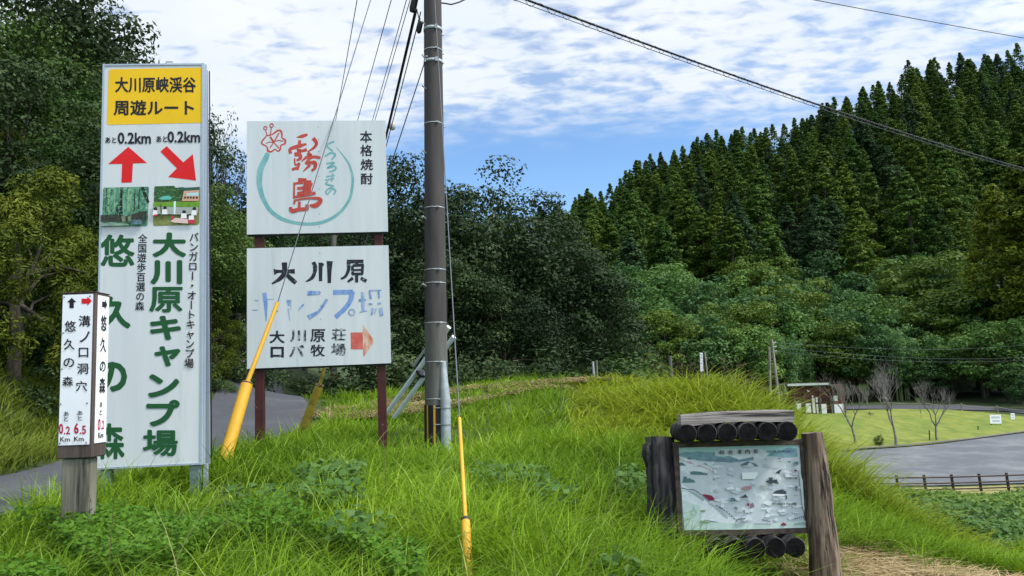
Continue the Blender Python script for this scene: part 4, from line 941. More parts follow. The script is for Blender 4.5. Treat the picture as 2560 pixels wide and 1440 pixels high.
# ------------------------------------------------------------------ shed, park signs, fences
def shed():
    P = Panel((1975, 965), (2075, 962), (1985, 1038), (2080, 1034), 88, 88, 0)
    o = P.M.translation; gx = gz1(o.x+1, o.y)
    M = P.M.copy(); M.translation = Vector((o.x, o.y, gx))
    root = empty('shed', M, 'low red brown timber shed with a flat pale roof edge and white panels', 'shed')
    P2 = SubPanel(P, Lm((0, 0, 0))); P2.M = M; P2.Mi = M.inverted(); P2.y = 0
    Zs = zoomxf(1960, 940, 12)
    q = lambda x, y: P2.loc(*Zs(x, y))
    zt = q(600, 230)[1]; zb = 0
    x0, x1, x2, x3 = q(230, 600)[0], q(1320, 600)[0], q(1820, 800)[0], q(60, 250)[0]
    w = MB(); w.box(x0, x2, .05, 4.0, -.4, q(0, 310)[1]-.02); w.build('wall', M_redwood, root)
    r_ = MB(); ze = q(0, 295)[1]; z2 = q(0, 560)[1]
    r_.prism([(x3, zt-.30), (x3, zt), (q(1260, 0)[0], zt), (q(1450, 0)[0], q(0, 330)[1]), (q(1660, 0)[0], z2+.12), (q(1640, 0)[0]+.1, z2-.05), (q(1420, 0)[0], q(0, 370)[1]), (q(1240, 0)[0], zt-.30)], -.5, 4.4); r_.build('roof', mat('roof_dark', (.05, .05, .05), (.08, .08, .075), 4), root)
    e = MB(); e.box(x3-.02, q(1260, 0)[0], -.58, -.502, zt-.20, zt+.02); e.build('roof_edge', mat('roof_edge_pale', (.42, .45, .42)), root)
    f = MB(); f.box(x0, q(1300, 0)[0], -.06, .046, q(0, 505)[1], q(0, 370)[1]); f.build('fascia', M_redwood, root)
    wp = mat('shed_white', (.58, .60, .62), (.70, .71, .72), 2)
    def pan(name, a, b, c, d_, y=0., m=wp):
        u0, v1 = q(a, b); u1, v0 = q(c, d_); k = MB(); k.box(u0, u1, y-.03, y+.049, v0, v1); k.build(name, m, root)
    for bx in ((340, 815, 525, 1030), (640, 825, 815, 1100), (965, 840, 1040, 1120), (1065, 845, 1290, 1130), (1415, 850, 1805, 1115)): pan('skirting_panel', *bx)
    pan('door', 835, 660, 950, 1110, .0, mat('door_cream', (.55, .54, .46))); pan('notice', 945, 640, 1015, 790); pan('notice', 1045, 645, 1115, 790); pan('notice', 835, 585, 880, 635)
    pan('notice', 1410, 595, 1605, 745, -.1, mat('shed_notice', (.62, .70, .66), (.42, .55, .48), 2)); pan('dark_opening', 1130, 650, 1280, 830, -.005, mat('shed_dark', (.03, .008, .008)))
    for x in (255, 545, 1010, 1320, 1390): 
        u = q(x, 0)[0]; k = MB(); k.box(u-.07, u+.07, -.2, -.07, -.4, q(0, 510)[1]-.01); k.build('column', M_frw, root)
    l = MB(); u, v = q(680, 430); u2, v2 = q(745, 465); l.tube([(u, -.1, v), (u2, -.1, v2)], .06, 6); l.build('lamp', M_plate, root)
shed()

def park_board(px0, py0, px1, py1, d, ybase, label, legs=2):
    P = Panel((px0, py0), (px1, py0), (px0+2, py1), (px1+2, py1), d, d, 0)
    o = P.M.translation; g = gz1(o.x, o.y); M = P.M.copy(); M.translation = Vector((o.x, o.y, g)); zb = o.z-g
    root = empty('park_sign', M, label, 'sign')
    b = MB(); b.box(-P.W/2, P.W/2, 0, .04, zb, zb+P.H); b.build('board', M_plate, root)
    for x in ((-P.W/2+.1, P.W/2-.1) if legs == 2 else (0,)):
        l = MB(); l.box(x-.04, x+.04, .042, .10, -.2, zb+P.H-.1); l.build('leg', M_frw if legs == 2 else M_plate, root)
    t = MB(); t.box(-P.W*.38, P.W*.38, -.006, -.002, zb+P.H*.6, zb+P.H*.82); t.box(-P.W*.3, P.W*.35, -.006, -.002, zb+P.H*.2, zb+P.H*.42); t.build('printed_area', mat('pale_print', (.42, .5, .5)), root)
park_board(2474, 1037, 2502, 1059, 76, 1088, 'low white notice board on two legs at the lawn edge')
park_board(2526, 1033, 2536, 1048, 79, 1068, 'small white sign on a single post beside the dark trees', 1)

def rail_fence():
    pts = []
    px = 2145
    root = None
    step = 66.5
    A = at(2315, 1219, 45)
    root = empty('rail_fence', (A.x, A.y, gz1(A.x, A.y)), 'dark brown three rail fence along the asphalt', 'fence')
    o = root.location
    xs = [A.x + 1.55*k for k in range(-4, 16)]
    P_ = [Vector((x, 45 - .012*(x-A.x), 0)) for x in xs]
    for p in P_: p.z = gz1(p.x, p.y)
    for p in P_:
        m = MB(); q = p-o; lean = .06
        m.add([(q.x-.06, q.y-.045, q.z-.3), (q.x+.06, q.y-.045, q.z-.3), (q.x+.06, q.y+.045, q.z-.3), (q.x-.06, q.y+.045, q.z-.3), (q.x-.06-lean, q.y-.045, q.z+1.02), (q.x+.06-lean, q.y-.045, q.z+1.02), (q.x+.06-lean, q.y+.045, q.z+1.02), (q.x-.06-lean, q.y+.045, q.z+1.02)],
              [(0, 3, 2, 1), (4, 5, 6, 7), (0, 1, 5, 4), (1, 2, 6, 5), (2, 3, 7, 6), (3, 0, 4, 7)])
        m.build('post', M_fence, root)
    for h in (.22, .55, .88):
        m = MB(); m.tube([p-o+Vector((-.05*h, -.09, h)) for p in P_], .042, 6); m.build('rail', M_fence, root)
rail_fence()

def rope_fence():
    pts = [(43.5, 92.0), (46.6, 89.5), (49.4, 87), (51.6, 84.2), (54.0, 81.5), (55.5, 79)]
    P_ = [Vector((x, y, gz1(x, y))) for x, y in pts]; o = P_[0]
    root = empty('rope_fence', o, 'rope fence on pale stubby posts behind the lawn', 'fence')
    for p in P_:
        m = MB(); m.tube([p-o+Vector((0, 0, -.2)), p-o+Vector((-.06, 0, .85))], .08, 8); m.build('post', M_palebark, root)
    m = MB(); r_ = []
    for a, b in zip(P_, P_[1:]): r_ += [q-o for q in sag_pts(a+Vector((-.05, 0, .72)), b+Vector((-.05, 0, .72)), .16, 8)]
    m.tube(r_, .03, 5); m.build('rope', mat('rope', (.25, .23, .18)), root)
rope_fence()

# ------------------------------------------------------------------ foliage builders
def quads(P, N, size, asp, rng, rnd, droop=0.0):
    "one diamond leaf per point; N is the rough facing of the leaf"
    n = len(P); N = N + rng.normal(0, .45, (n, 3)); N /= np.linalg.norm(N, axis=1, keepdims=True)+1e-9
    t = rng.normal(0, 1, (n, 3)); t[:, 2] -= droop; t -= N*(t*N).sum(1, keepdims=True); t /= np.linalg.norm(t, axis=1, keepdims=True)+1e-9
    b = np.cross(N, t); s = (size*rng.uniform(.65, 1.3, n))[:, None]
    V = np.stack([P-t*s*.5, P+b*s*asp*.5, P+t*s*.5, P-b*s*asp*.5], 1).reshape(-1, 3)
    Q = np.arange(n*4).reshape(n, 4)
    return V, Q, np.repeat(rnd, 4)
def crown_mesh(name, C, RC, M, size, asp, rng, flat=.65, up=.35, droop=0., inner=.25):
    "clumps C (k,3) of radius RC; M leaves on the outer shell of each"
    k = len(C); Dn = rng.normal(0, 1, (k, M, 3)); Dn[..., 2] += up; Dn /= np.linalg.norm(Dn, axis=2, keepdims=True)
    rr = np.where(rng.random((k, M)) < inner, rng.uniform(.2, .8, (k, M)), rng.uniform(.8, 1.1, (k, M)))
    P = C[:, None, :] + Dn*rr[..., None]*RC[:, None, None]*np.array([1, 1, flat])
    cr = rng.uniform(0, 1, k)
    rnd = np.clip(.6*np.repeat(cr, M) + .5*rng.uniform(0, 1, k*M) - .05, 0, 1)
    Nn = Dn.reshape(-1, 3) + np.array([0, 0, .35])
    V, Q, r_ = quads(P.reshape(-1, 3), Nn, size, asp, rng, rnd, droop)
    return npmesh(name, V, Q, r_)
def limbs(trunk_top, trunk_r, H, targets, rng, base=.0, lean=(0, 0)):
    mb = MB(); pts = [Vector((lean[0]*h/H + .08*math.sin(h*.9), lean[1]*h/H + .08*math.cos(h*.7), h)) for h in np.linspace(-.6, trunk_top, 7)]
    mb.tube(pts, list(np.linspace(trunk_r*1.15, trunk_r*.45, 7)), 10, wob=.05)
    for tgt in targets:
        tgt = Vector(tgt); k = random.uniform(.35, .95); a = pts[0].lerp(pts[-1], k); a = pts[min(6, int(k*6))]
        mid = a.lerp(tgt, .5) + Vector((random.uniform(-.3, .3), random.uniform(-.3, .3), random.uniform(0, .5)))
        mb.tube([a, mid, tgt], [trunk_r*.38, trunk_r*.22, trunk_r*.06], 6)
    return mb
def mesh_of(mb, name):
    me = bpy.data.meshes.new(name); me.from_pydata(mb.v, [], mb.f); me.polygons.foreach_set('use_smooth', mb.sm); me.update(); return me

PROTO = {}
def proto(key, H, parts): PROTO[key] = (H, parts)
def broad(key, H, Rr, K, M, size, leaf, seed, cz=.60, rz=.40, flat=.6, bark=None, rc=(.17, .28), low=-.55, asp=.55, trunk=.22):
    rg = np.random.default_rng(seed); random.seed(seed)
    D = rg.normal(0, 1, (K*3, 3)); D /= np.linalg.norm(D, axis=1, keepdims=True); D = D[D[:, 2] > low][:K]
    r_ = rg.uniform(.5, 1, len(D))**.6
    lump = 1+.13*np.sin(D[:, 0]*5+seed)+.10*np.cos(D[:, 1]*6+seed*2)
    C = D*(r_*lump)[:, None]*np.array([Rr, Rr, rz*H]) + np.array([0, 0, cz*H])
    RC = rg.uniform(rc[0], rc[1], len(C))*Rr
    cm = crown_mesh(key+'_crown', C, RC, M, size, asp, rg, flat)
    tm = mesh_of(limbs(H*.62, trunk, H, C[rg.permutation(len(C))[:16]]*np.array([.9, .9, .97]), rg), key+'_trunk')
    cm.materials.append(leaf); tm.materials.append(bark or M_bark)
    H = float(np.percentile([v.co.z for v in cm.vertices], 99.7))
    proto(key, H, (('trunk', tm), ('crown', cm)))
def cedar(key, H, Rr, K, M, size, leaf, seed, base=.12, pw=.86, rcs=(.16, .27)):
    rg = np.random.default_rng(seed); random.seed(seed)
    t = np.linspace(0, 1, K)**.85*.985 + rg.uniform(-.01, .01, K); t = np.clip(t, 0, .99)
    rr = Rr*np.clip(1-t, 0.01, 1)**pw*np.clip(.55+t*3, 0, 1)*rg.uniform(.42, 1.12, K); az = rg.uniform(0, 6.283, K)
    C = np.stack([rr*np.cos(az), rr*np.sin(az), H*(base+t*(1-base))-rr*.12], 1)
    RC = (rg.uniform(*rcs, K))*Rr*(.22+.88*np.sqrt(1-t))
    cm = crown_mesh(key+'_crown', C, RC, M, size, .45, rg, .75, .5, .6)
    mb = MB(); mb.tube([(0, 0, -1.5), (0, 0, H*.5), (0, 0, H*.95)], [.32, .2, .04], 7); tm = mesh_of(mb, key+'_trunk')
    cm.materials.append(leaf); tm.materials.append(M_bark)
    proto(key, H, (('trunk', tm), ('crown', cm)))
def bamboo(key, H, leaf, seed, culms=16, spread=2.6):
    rg = np.random.default_rng(seed); random.seed(seed); mb = MB(); C = []; 
    for i in range(culms):
        a = rg.uniform(0, 6.28); r0 = rg.uniform(0, spread*.55); out = rg.uniform(.6, 2.2); h = H*rg.uniform(.72, 1)
        pts = []
        for s in np.linspace(0, 1, 9):
            rad = r0 + out*s**2.6; pts.append(Vector((rad*math.cos(a), rad*math.sin(a), h*(s-.10*s**5)-.3)))
        mb.tube(pts, list(np.linspace(.055, .012, 9)), 5)
        for s in np.linspace(.38, 1, 15):
            j = min(int(s*8), 7); w = s*8-j; p = pts[j].lerp(pts[j+1], w); C.append((p.x+rg.normal(0, .28), p.y+rg.normal(0, .28), p.z-.15))
    C = np.array(C); RC = rg.uniform(.28, .60, len(C))
    cm = crown_mesh(key+'_foliage', C, RC, 34, .34, .28, rg, .8, .1, 1.4); tm = mesh_of(mb, key+'_culms')
    cm.materials.append(leaf); tm.materials.append(mat('bamboo_culm', (.10, .14, .05), (.16, .20, .08), 4)); proto(key, H, (('culms', tm), ('foliage', cm)))
def bush(key, H, Rr, K, M, size, leaf, seed, flat=.7, asp=.5, stems=True):
    rg = np.random.default_rng(seed); random.seed(seed)
    D = rg.normal(0, 1, (K, 3)); D[:, 2] = abs(D[:, 2])*.9; D /= np.linalg.norm(D, axis=1, keepdims=True)
    C = D*rg.uniform(.35, .9, (K, 1))*np.array([Rr, Rr, H*.9]); RC = rg.uniform(.22, .36, K)*Rr
    cm = crown_mesh(key+'_foliage', C, RC, M, size, asp, rg, flat); cm.materials.append(leaf)
    mb = MB()
    for i in range(9): c = C[i]; mb.tube([(c[0]*.1, c[1]*.1, -.2), (c[0]*.5, c[1]*.5, c[2]*.6), tuple(c)], [.05, .03, .012], 5)
    tm = mesh_of(mb, key+'_stems'); tm.materials.append(M_bark); proto(key, H, (('stems', tm), ('foliage', cm)))
def bare(key, H, seed, m, leaf=None, depth=5, spread=.62):
    rg = random.Random(seed); mb = MB(); tips = []
    def grow(p, d, l, r_, n):
        q = p + d*l; mid = p + d*l*.5 + Vector((rg.uniform(-1, 1), rg.uniform(-1, 1), rg.uniform(-.5, 1)))*l*.06
        mb.tube([p, mid, q], [r_, r_*.85, r_*.68], 6 if n > 3 else 4, cap=False)
        if n == 0: tips.append(q); return
        for i in range(3 if n > 1 else 2):
            ax = Vector((rg.uniform(-1, 1), rg.uniform(-1, 1), rg.uniform(-.25, .6))).normalized()
            dd = (d*.95 + ax*spread + Vector((0, 0, .30))).normalized(); grow(q, dd, l*rg.uniform(.62, .86), r_*.56, n-1)
    grow(Vector((0, 0, -.3)), Vector((rg.uniform(-.08, .08), 0, 1)).normalized(), H*.25, H*.017, depth)
    zmax = max(v[2] for v in mb.v); tm = mesh_of(mb, key+'_branches'); tm.materials.append(m); parts = [('branches', tm)]
    if leaf:
        rg2 = np.random.default_rng(seed); C = np.array([tuple(t) for t in tips]); cm = crown_mesh(key+'_leaves', C, np.full(len(C), H*.035), 10 if isinstance(leaf, tuple) else 5, .10, .5, rg2, 1, .2); cm.materials.append(leaf if not isinstance(leaf, tuple) else leaf[0]); parts.append(('leaves', cm))
    proto(key, zmax, tuple(parts))

broad('evergreen_a', 10, 3.9, 84, 230, .19, L_dark, 1, rc=(.20, .34))
broad('evergreen_b', 10, 3.5, 80, 230, .19, L_dark, 2, cz=.58, rz=.42, rc=(.20, .34))
broad('evergreen_c', 10, 4.2, 84, 230, .19, L_mid, 3, flat=.6, rc=(.20, .34))
broad('leafy_a', 8, 3.4, 100, 230, .14, L_mid, 4, cz=.52, rz=.46, flat=.7)
broad('leafy_b', 8, 3.2, 100, 230, .14, L_dark, 5, cz=.52, rz=.46)
broad('layered_a', 9, 4.0, 80, 110, .30, L_belt, 6, flat=.62, rc=(.18, .30), cz=.55, rz=.42)
broad('layered_b', 9, 3.6, 80, 110, .30, L_beltd, 7, flat=.7, rc=(.18, .30), cz=.52, rz=.45)
broad('layered_c', 9, 3.8, 80, 110, .30, leafmat('yellow_green_tree_leaves', (.042, .085, .010), (.108, .158, .022), .28, .5), 8, flat=.55, rc=(.18, .30), cz=.55, rz=.42)
cedar('cedar_a', 20, 4.1, 175, 74, .44, L_cedar, 21, base=.05, rcs=(.16, .26))
cedar('cedar_b', 20, 3.6, 165, 74, .44, L_cedarw, 22, base=.05, pw=.70, rcs=(.18, .28))
cedar('cedar_c', 20, 4.4, 180, 74, .44, L_cedar, 23, base=.05, pw=.85, rcs=(.16, .25))
cedar('cedar_d', 20, 3.9, 170, 74, .44, L_cedarw, 26, base=.05, pw=.78, rcs=(.17, .26))
cedar('big_cedar', 30, 6.5, 420, 60, .52, L_cedary, 24, base=.04, pw=.62, rcs=(.13, .22))
cedar('cedar_e', 20, 4.2, 170, 74, .44, leafmat('bluish_cedar_needles', (.010, .028, .010), (.036, .076, .024), .12, .6, (.06, .11, .035)), 27, base=.05, pw=.82, rcs=(.16, .26))
broad('frond', 6, 2.4, 120, 230, .17, L_yfrond, 25, cz=.48, rz=.52, flat=.9, rc=(.14, .24), asp=.28, low=-.8)
bamboo('bamboo_a', 11, L_bamboo, 31); bamboo('bamboo_b', 10, L_bamboo, 32, 13, 3.2)
bush('bush_a', 2.4, 1.7, 46, 90, .13, L_mid, 41); bush('bush_b', 2.2, 1.6, 46, 90, .13, L_dark, 42)
bush('brush', 3.0, 2.6, 60, 46, .16, L_brown, 43, asp=.35); bush('pale_bush', 3.2, 1.5, 42, 50, .16, L_pale, 44)
bare('bare_a', 7, 51, M_twig, depth=6, spread=.55); bare('bare_b', 7, 52, M_twig, depth=6, spread=.62); bare('bare_c', 6, 53, M_twig, depth=6, spread=.6)
bare('thin_leaf', 6, 54, M_palebark, L_belt, depth=5, spread=.62); bare('sparse', 8, 55, M_bark, (L_mid,), depth=5, spread=.55)

def plant(key, name, x, y, H, label, cat='tree', group=None, rot=None, wide=1.0, sink=0.1, z=None):
    h0, parts = PROTO[key]; s = H/h0
    root = bpy.data.objects.new(name, None); COL.objects.link(root); root.empty_display_size = .5
    root.location = (x, y, (gz1(x, y) if z is None else z)-sink); root.rotation_euler = (0, 0, rng.uniform(0, 6.28) if rot is None else rot); root.scale = (s*wide, s*wide, s)
    tag(root, label, cat, group)
    for n, me in parts:
        c = bpy.data.objects.new(n, me); COL.objects.link(c); c.parent = root
    return root
def plant_px(key, name, px, d, ytop, label, cat='tree', group=None, wide=1.0, rot=None):
    p = at(px, ytop, d); g = gz1(p.x, d); return plant(key, name, p.x, d, max(p.z-g, .5), label, cat, group, rot, wide)

# wooded slope at the left of the lane
for key, name, px, d, yt, w, lab in (
  ('evergreen_b', 'evergreen_tree', 40, 21, -190, 1.0, 'tallest dark evergreen at the top left corner reaching out of the frame'),
  ('evergreen_a', 'evergreen_tree', 165, 25, -20, .75, 'dark evergreen whose ragged top meets the sky left of the route sign'),
  ('evergreen_a', 'evergreen_tree', 300, 27, 92, .80, 'dark rounded evergreen crown rising just above the route sign'),
  ('evergreen_b', 'evergreen_tree', 215, 23, 150, .85, 'dark evergreen between the top left corner and the route sign'),
  ('frond', 'cypress_tree', 55, 14.8, 400, .95, 'yellow green cypress with drooping fronds at the left edge'),
  ('frond', 'cypress_tree', 190, 17.5, 500, .85, 'smaller olive cypress behind the marker post'),
  ('leafy_a', 'leafy_tree', 110, 19, 250, .95, 'mid green bushy tree above the yellow green cypress'),
  ('leafy_b', 'leafy_tree', 25, 17, 120, 1.0, 'dark bushy tree cut by the left edge of the picture'),
  ('leafy_a', 'leafy_tree', 235, 20, 420, .9, 'mid green leafy tree hugging the left side of the route sign'),
  ('evergreen_b', 'evergreen_tree', 545, 31, 395, .80, 'dark tree showing between the route sign and the billboard'),
  ('leafy_a', 'leafy_tree', 590, 28, 560, .8, 'leafy tree in front of the dark one beside the billboard edge'),
  ('leafy_b', 'leafy_tree', 500, 26, 620, .8, 'dark leafy tree right behind the edge of the route sign'),
  ('sparse', 'sparse_tree', 548, 29, 268, .55, 'thin sparse branches sticking up against the sky beside the route sign')):
    plant_px(key, name, px, d, yt, lab, 'tree', None, w)
for i, (px, d, yt, k) in enumerate(((20, 16.5, 800, 'bush_a'), (120, 17.6, 830, 'bush_a'), (180, 15, 860, 'bush_b'), (60, 15.5, 760, 'bush_a'), (230, 18, 800, 'bush_b'), (545, 24, 840, 'bush_b'), (600, 26, 820, 'bush_b'), (560, 22.5, 930, 'bush_a'), (500, 22, 900, 'bush_b'), (425, 22, 800, 'bush_a'), (350, 20, 780, 'bush_b'))):
    plant_px(k, 'bush', px, d, yt, 'green bush on the wooded slope beside the lane', 'bush', 'bushes on the slope left of the lane', 1.25)

wall_kinds = ('leafy_a', 'leafy_b', 'evergreen_c', 'leafy_a', 'frond', 'leafy_b')
for i, (px, d, yt) in enumerate(((5, 15.6, 560), (85, 16.2, 640), (150, 16.8, 470), (215, 18.2, 620), (15, 16.8, 330), (95, 17.6, 360), (175, 18.5, 330), (245, 19.5, 300), (120, 20, 140), (60, 20.5, 60), (200, 21, 230), (135, 15.8, 740), (45, 15.2, 760), (205, 17, 780), (520, 24.5, 500), (585, 26.5, 690), (535, 23.5, 740), (300, 21, 500), (420, 24, 400), (400, 21.5, 700))):
    plant_px(wall_kinds[i % 6], 'leafy_tree', px, d, yt, {'leafy_a': 'mid green tangled tree on the slope left of the lane', 'leafy_b': 'dark tangled tree on the slope left of the lane', 'evergreen_c': 'broad green tree on the slope left of the lane', 'frond': 'olive frond covered tree on the slope left of the lane'}[wall_kinds[i % 6]], 'tree', 'overgrown trees on the slope left of the lane', .95)

# dark broadleaved trees behind the billboard and pole
for key, px, d, yt, w, lab in (
  ('evergreen_a', 1030, 38, 412, .95, 'dark broad tree filling the gap between billboard and pole'),
  ('evergreen_b', 1180, 40, 418, .95, 'dark broad tree right behind the utility pole'),
  ('evergreen_a', 1310, 42, 470, 1.0, 'dark wide tree with a rounded top right of the pole'),
  ('evergreen_b', 1400, 41, 590, 1.1, 'dark lower tree at the right end of the dark stand'),
  ('evergreen_a', 1465, 43, 730, 1.1, 'lowest dark tree sloping down to the meadow'),
  ('evergreen_b', 1110, 35, 620, 1.2, 'dark spreading tree low behind the pole'),
  ('evergreen_a', 1250, 36, 680, 1.2, 'dark spreading tree low at the right of the pole'),
  ('evergreen_b', 900, 42, 520, .9, 'dark tree hidden behind the right half of the billboard'),
  ('evergreen_c', 760, 46, 560, .9, 'green tree seen in the slit between the two boards'),
  ('evergreen_c', 660, 44, 600, .9, 'green tree behind the left half of the billboard')):
    plant_px(key, 'broadleaf_tree', px, d, yt, lab, 'tree', None, w)
for i, (px, d, yt, k) in enumerate(((1000, 33, 830, 'bush_b'), (1060, 31, 860, 'bush_b'), (1150, 31, 850, 'bush_b'), (1230, 31, 880, 'bush_b'), (1310, 32, 850, 'bush_b'), (1380, 32, 870, 'bush_b'), (1440, 33, 850, 'bush_b'), (1515, 33, 830, 'bush_a'), (1550, 33, 880, 'bush_a'), (880, 33, 880, 'bush_b'), (930, 34, 850, 'bush_b'), (760, 38, 930, 'bush_a'), (700, 43, 900, 'bush_a'), (810, 33, 950, 'bush_a'), (790, 30, 985, 'bush_a'), (640, 41, 890, 'bush_b'))):
    plant_px(k, 'bush', px, d, yt, 'dark bush along the foot of the dark trees', 'bush', 'bushes at the foot of the dark trees', 1.5)

# brown scrub and bushes behind the crest
for px, d, yt in ((1560, 47, 875), (1760, 51, 880), (1820, 53, 890), (1590, 48, 860), (1650, 50, 850), (1710, 49, 872), (1800, 52, 866), (1850, 54, 880), (1620, 54, 835), (1700, 56, 850)):
    plant_px('brush', 'brush', px, d, yt, 'brownish half bare scrub behind the grassy crest', 'shrub', 'brown scrub behind the crest', .5)
plant_px('pale_bush', 'shrub', 1945, 26, 880, 'pale flowering shrub at the right end of the crest', 'shrub', None, .42)

# belt of bamboo and broadleaved trees below the cedars
kinds = (('bamboo_a', 'bamboo_clump', 'feathery blue green bamboo clump in the belt below the cedars', 'bamboo', 'bamboo clumps below the cedars'),
         ('bamboo_b', 'bamboo_clump', 'feathery blue green bamboo clump in the belt below the cedars', 'bamboo', 'bamboo clumps below the cedars'),
         ('layered_a', 'broadleaf_tree', 'mid green layered tree in the belt below the cedars', 'tree', 'layered trees below the cedars'),
         ('layered_b', 'broadleaf_tree', 'deep green rounded tree in the belt below the cedars', 'tree', 'deep green trees below the cedars'),
         ('layered_c', 'broadleaf_tree', 'yellow green layered tree in the belt below the cedars', 'tree', 'yellow green trees below the cedars'))
rb = np.random.default_rng(77)
for d, p0, p1, n, y_lo, y_hi, pr in ((104, 1560, 2600, 15, 770, 850, (.18, .06, .30, .26, .20)), (110, 1500, 2540, 15, 730, 790, (.22, .14, .24, .24, .16)), (117, 1440, 2520, 15, 690, 745, (.30, .20, .22, .18, .10)), (125, 1420, 2470, 14, 660, 715, (.32, .24, .18, .20, .06)), (134, 1400, 2440, 13, 625, 690, (.18, .14, .26, .36, .06))):
    for i in range(n):
        px = p0 + (p1-p0)*(i+rb.uniform(.1, .9))/n; k = kinds[rb.choice(5, p=pr)]
        yy = rb.uniform(y_lo, y_hi) - (25 if px > 2200 else 0)
        plant_px(k[0], k[1], px, d+rb.uniform(-3, 3), yy, k[2], k[3], k[4], rb.uniform(.95, 1.3))
# large yellowish cedars at the right edge
for px, d, yt, w, lab in ((2565, 101, 372, 1.25, 'huge yellow green cedar at the right edge of the picture'), (2475, 107, 455, 1.0, 'second large yellow green cedar left of the huge one'), (2660, 98, 400, 1.1, 'yellow green cedar half outside the right edge')):
    plant_px('big_cedar', 'cedar_tree', px, d, yt, lab, 'tree', None, w)
for px, d, yt, k in ((2540, 92, 860, 'layered_b'), (2440, 99, 830, 'layered_c'), (2370, 100, 850, 'layered_a'), (2500, 95, 800, 'layered_a'), (2300, 101, 870, 'layered_b'), (2570, 86, 930, 'layered_b')):
    plant_px(k, 'broadleaf_tree', px, d, yt, 'low tree in the shade behind the lawn', 'tree', 'low trees behind the lawn', 1.25)

# cedar forest on the hill
spots = []
d = 139.0
while d < 268:
    st = 9.0 - 3.2*(d-139)/129
    for x in np.arange(-.02*d, .80*d, st*.95):
        px = 1280 + FPX*(x/d)
        if px < 1345 or px > 2640: continue
        if d < 150 and (px < 1480 or rb.random() < .35): continue
        spots.append((x + rb.uniform(-.5, .5)*st, d + rb.uniform(-.5, .5)*st))
    d += st
KC = ('cedar_a', 'cedar_b', 'cedar_c', 'cedar_d', 'cedar_e', 'cedar_a')
def cedar_size(x, y):
    t = (y-140)/125
    return (rb.uniform(17.5, 23.5) - 6.0*t + (3 if rb.random() < .10 else 0)), rb.uniform(1.2, 1.65) - .25*t
for xx, dd in spots[:296]:
    h_, w_ = cedar_size(xx, dd)
    plant(KC[int(vnoise(xx, dd, 26, 3)*3 + rb.uniform(0, 3)) % 6], 'cedar_tree', xx, dd, h_, 'tall dark green cedar among many on the steep hillside', 'tree', 'cedars on the hillside', None, w_)
# the farthest rows under the ridge, too many to count
fv, fq, fr = [], [], []; nb = 0
for xx, dd in spots[296:]:
    h_, w_ = cedar_size(xx, dd); n = 62; t = np.clip(np.linspace(0, 1, n)**.85, 0, .985)
    rr = 4.2*np.clip(1-t, .01, 1)**.88*np.clip(.55+t*3, 0, 1)*rb.uniform(.5, 1.08, n); az = rb.uniform(0, 6.283, n); sc = h_/20
    C = np.stack([rr*np.cos(az)*w_*sc, rr*np.sin(az)*w_*sc, h_*(.12+t*.88)-rr*.12*sc], 1); RC = rb.uniform(.24, .36, n)*4*(.25+.85*np.sqrt(1-t))*sc
    M_ = 22; Dn = rb.normal(0, 1, (n, M_, 3)); Dn[..., 2] += .5; Dn /= np.linalg.norm(Dn, axis=2, keepdims=True)
    P_ = (C[:, None] + Dn*rb.uniform(.7, 1.1, (n, M_, 1))*RC[:, None, None]*np.array([1, 1, .75])).reshape(-1, 3) + np.array([xx, dd, gz1(xx, dd)])
    V, Q, r_ = quads(P_, Dn.reshape(-1, 3)+np.array([0, 0, .35]), .75, .5, rb, np.clip(.55*np.repeat(rb.random(n), M_)+.45*rb.random(n*M_)-.1*rb.random(), 0, 1), .6)
    fv.append(V); fq.append(Q+nb); fr.append(r_); nb += len(V)
if fv:
    tag(link('cedar_forest', npmesh('cedar_forest', np.concatenate(fv), np.concatenate(fq), np.concatenate(fr)), None, [L_cedar]), 'farthest cedars massed along the ridge of the hill', 'forest', None, 'stuff')
# broadleaved far slope behind the dark trees
for d in (150, 175, 205, 235):
    for px in np.arange(520, 1420, 62 if d > 200 else 80):
        k = kinds[2 + rb.integers(3)]
        p = at(px+rb.uniform(-25, 25), 800, d+rb.uniform(-8, 8))
        if px > 620 and px < 980 and d < 200 and rb.random() < .3: continue
        plant(k[0], 'broadleaf_tree', p.x, p.y, rb.uniform(8, 12), 'round tree on the far slope behind the dark stand', 'tree', 'trees on the far slope', None, 1.3)

# bare cherry trees and saplings on the lawn
for key, px, d, yb, yt, w, lab in (('bare_b', 2136, 70, 1092, 935, .95, 'leftmost bare cherry tree, beside the shed'), ('bare_a', 2238, 67.5, 1107, 902, .95, 'tallest bare cherry tree in the middle of the lawn'), ('bare_c', 2343, 70, 1094, 948, 1.0, 'rightmost bare cherry tree, leaning a little, on the lawn')):
    p = at(px, yb, d); g = gz1(p.x, d); t = at(px, yt, d)
    plant(key, 'cherry_tree', p.x, d, (t.z-g)*1.06, lab, 'tree', None, None, w*1.05, .05)
for px, d, yt, lab in ((2168, 84, 958, 'slim young tree with thin green leaves behind the left cherry'), (2298, 82, 990, 'slim young tree between the middle and right cherries')):
    p = at(px, yt, d); plant('thin_leaf', 'young_tree', p.x, d, p.z-gz1(p.x, d), lab, 'tree', None, None, .6)
plant_px('bush_a', 'shrub', 2193, 68.5, 1073, 'tiny green shrub on the lawn left of the tallest cherry', 'shrub', None, .5)
plant_px('bush_a', 'shrub', 2176, 86, 1030, 'low green shrub at the foot of the slim young tree', 'shrub', None, 1.0)
for px, d, yt, yb, lab in ((2323, 70, 1076, 1096, 'thin dark stake left of the rightmost cherry'), (2445, 74, 1065, 1090, 'thin dark stake at the right part of the lawn')):
    simple_post('stake', (px, px+1), yt, yb, d, .05, M_fence, lab)

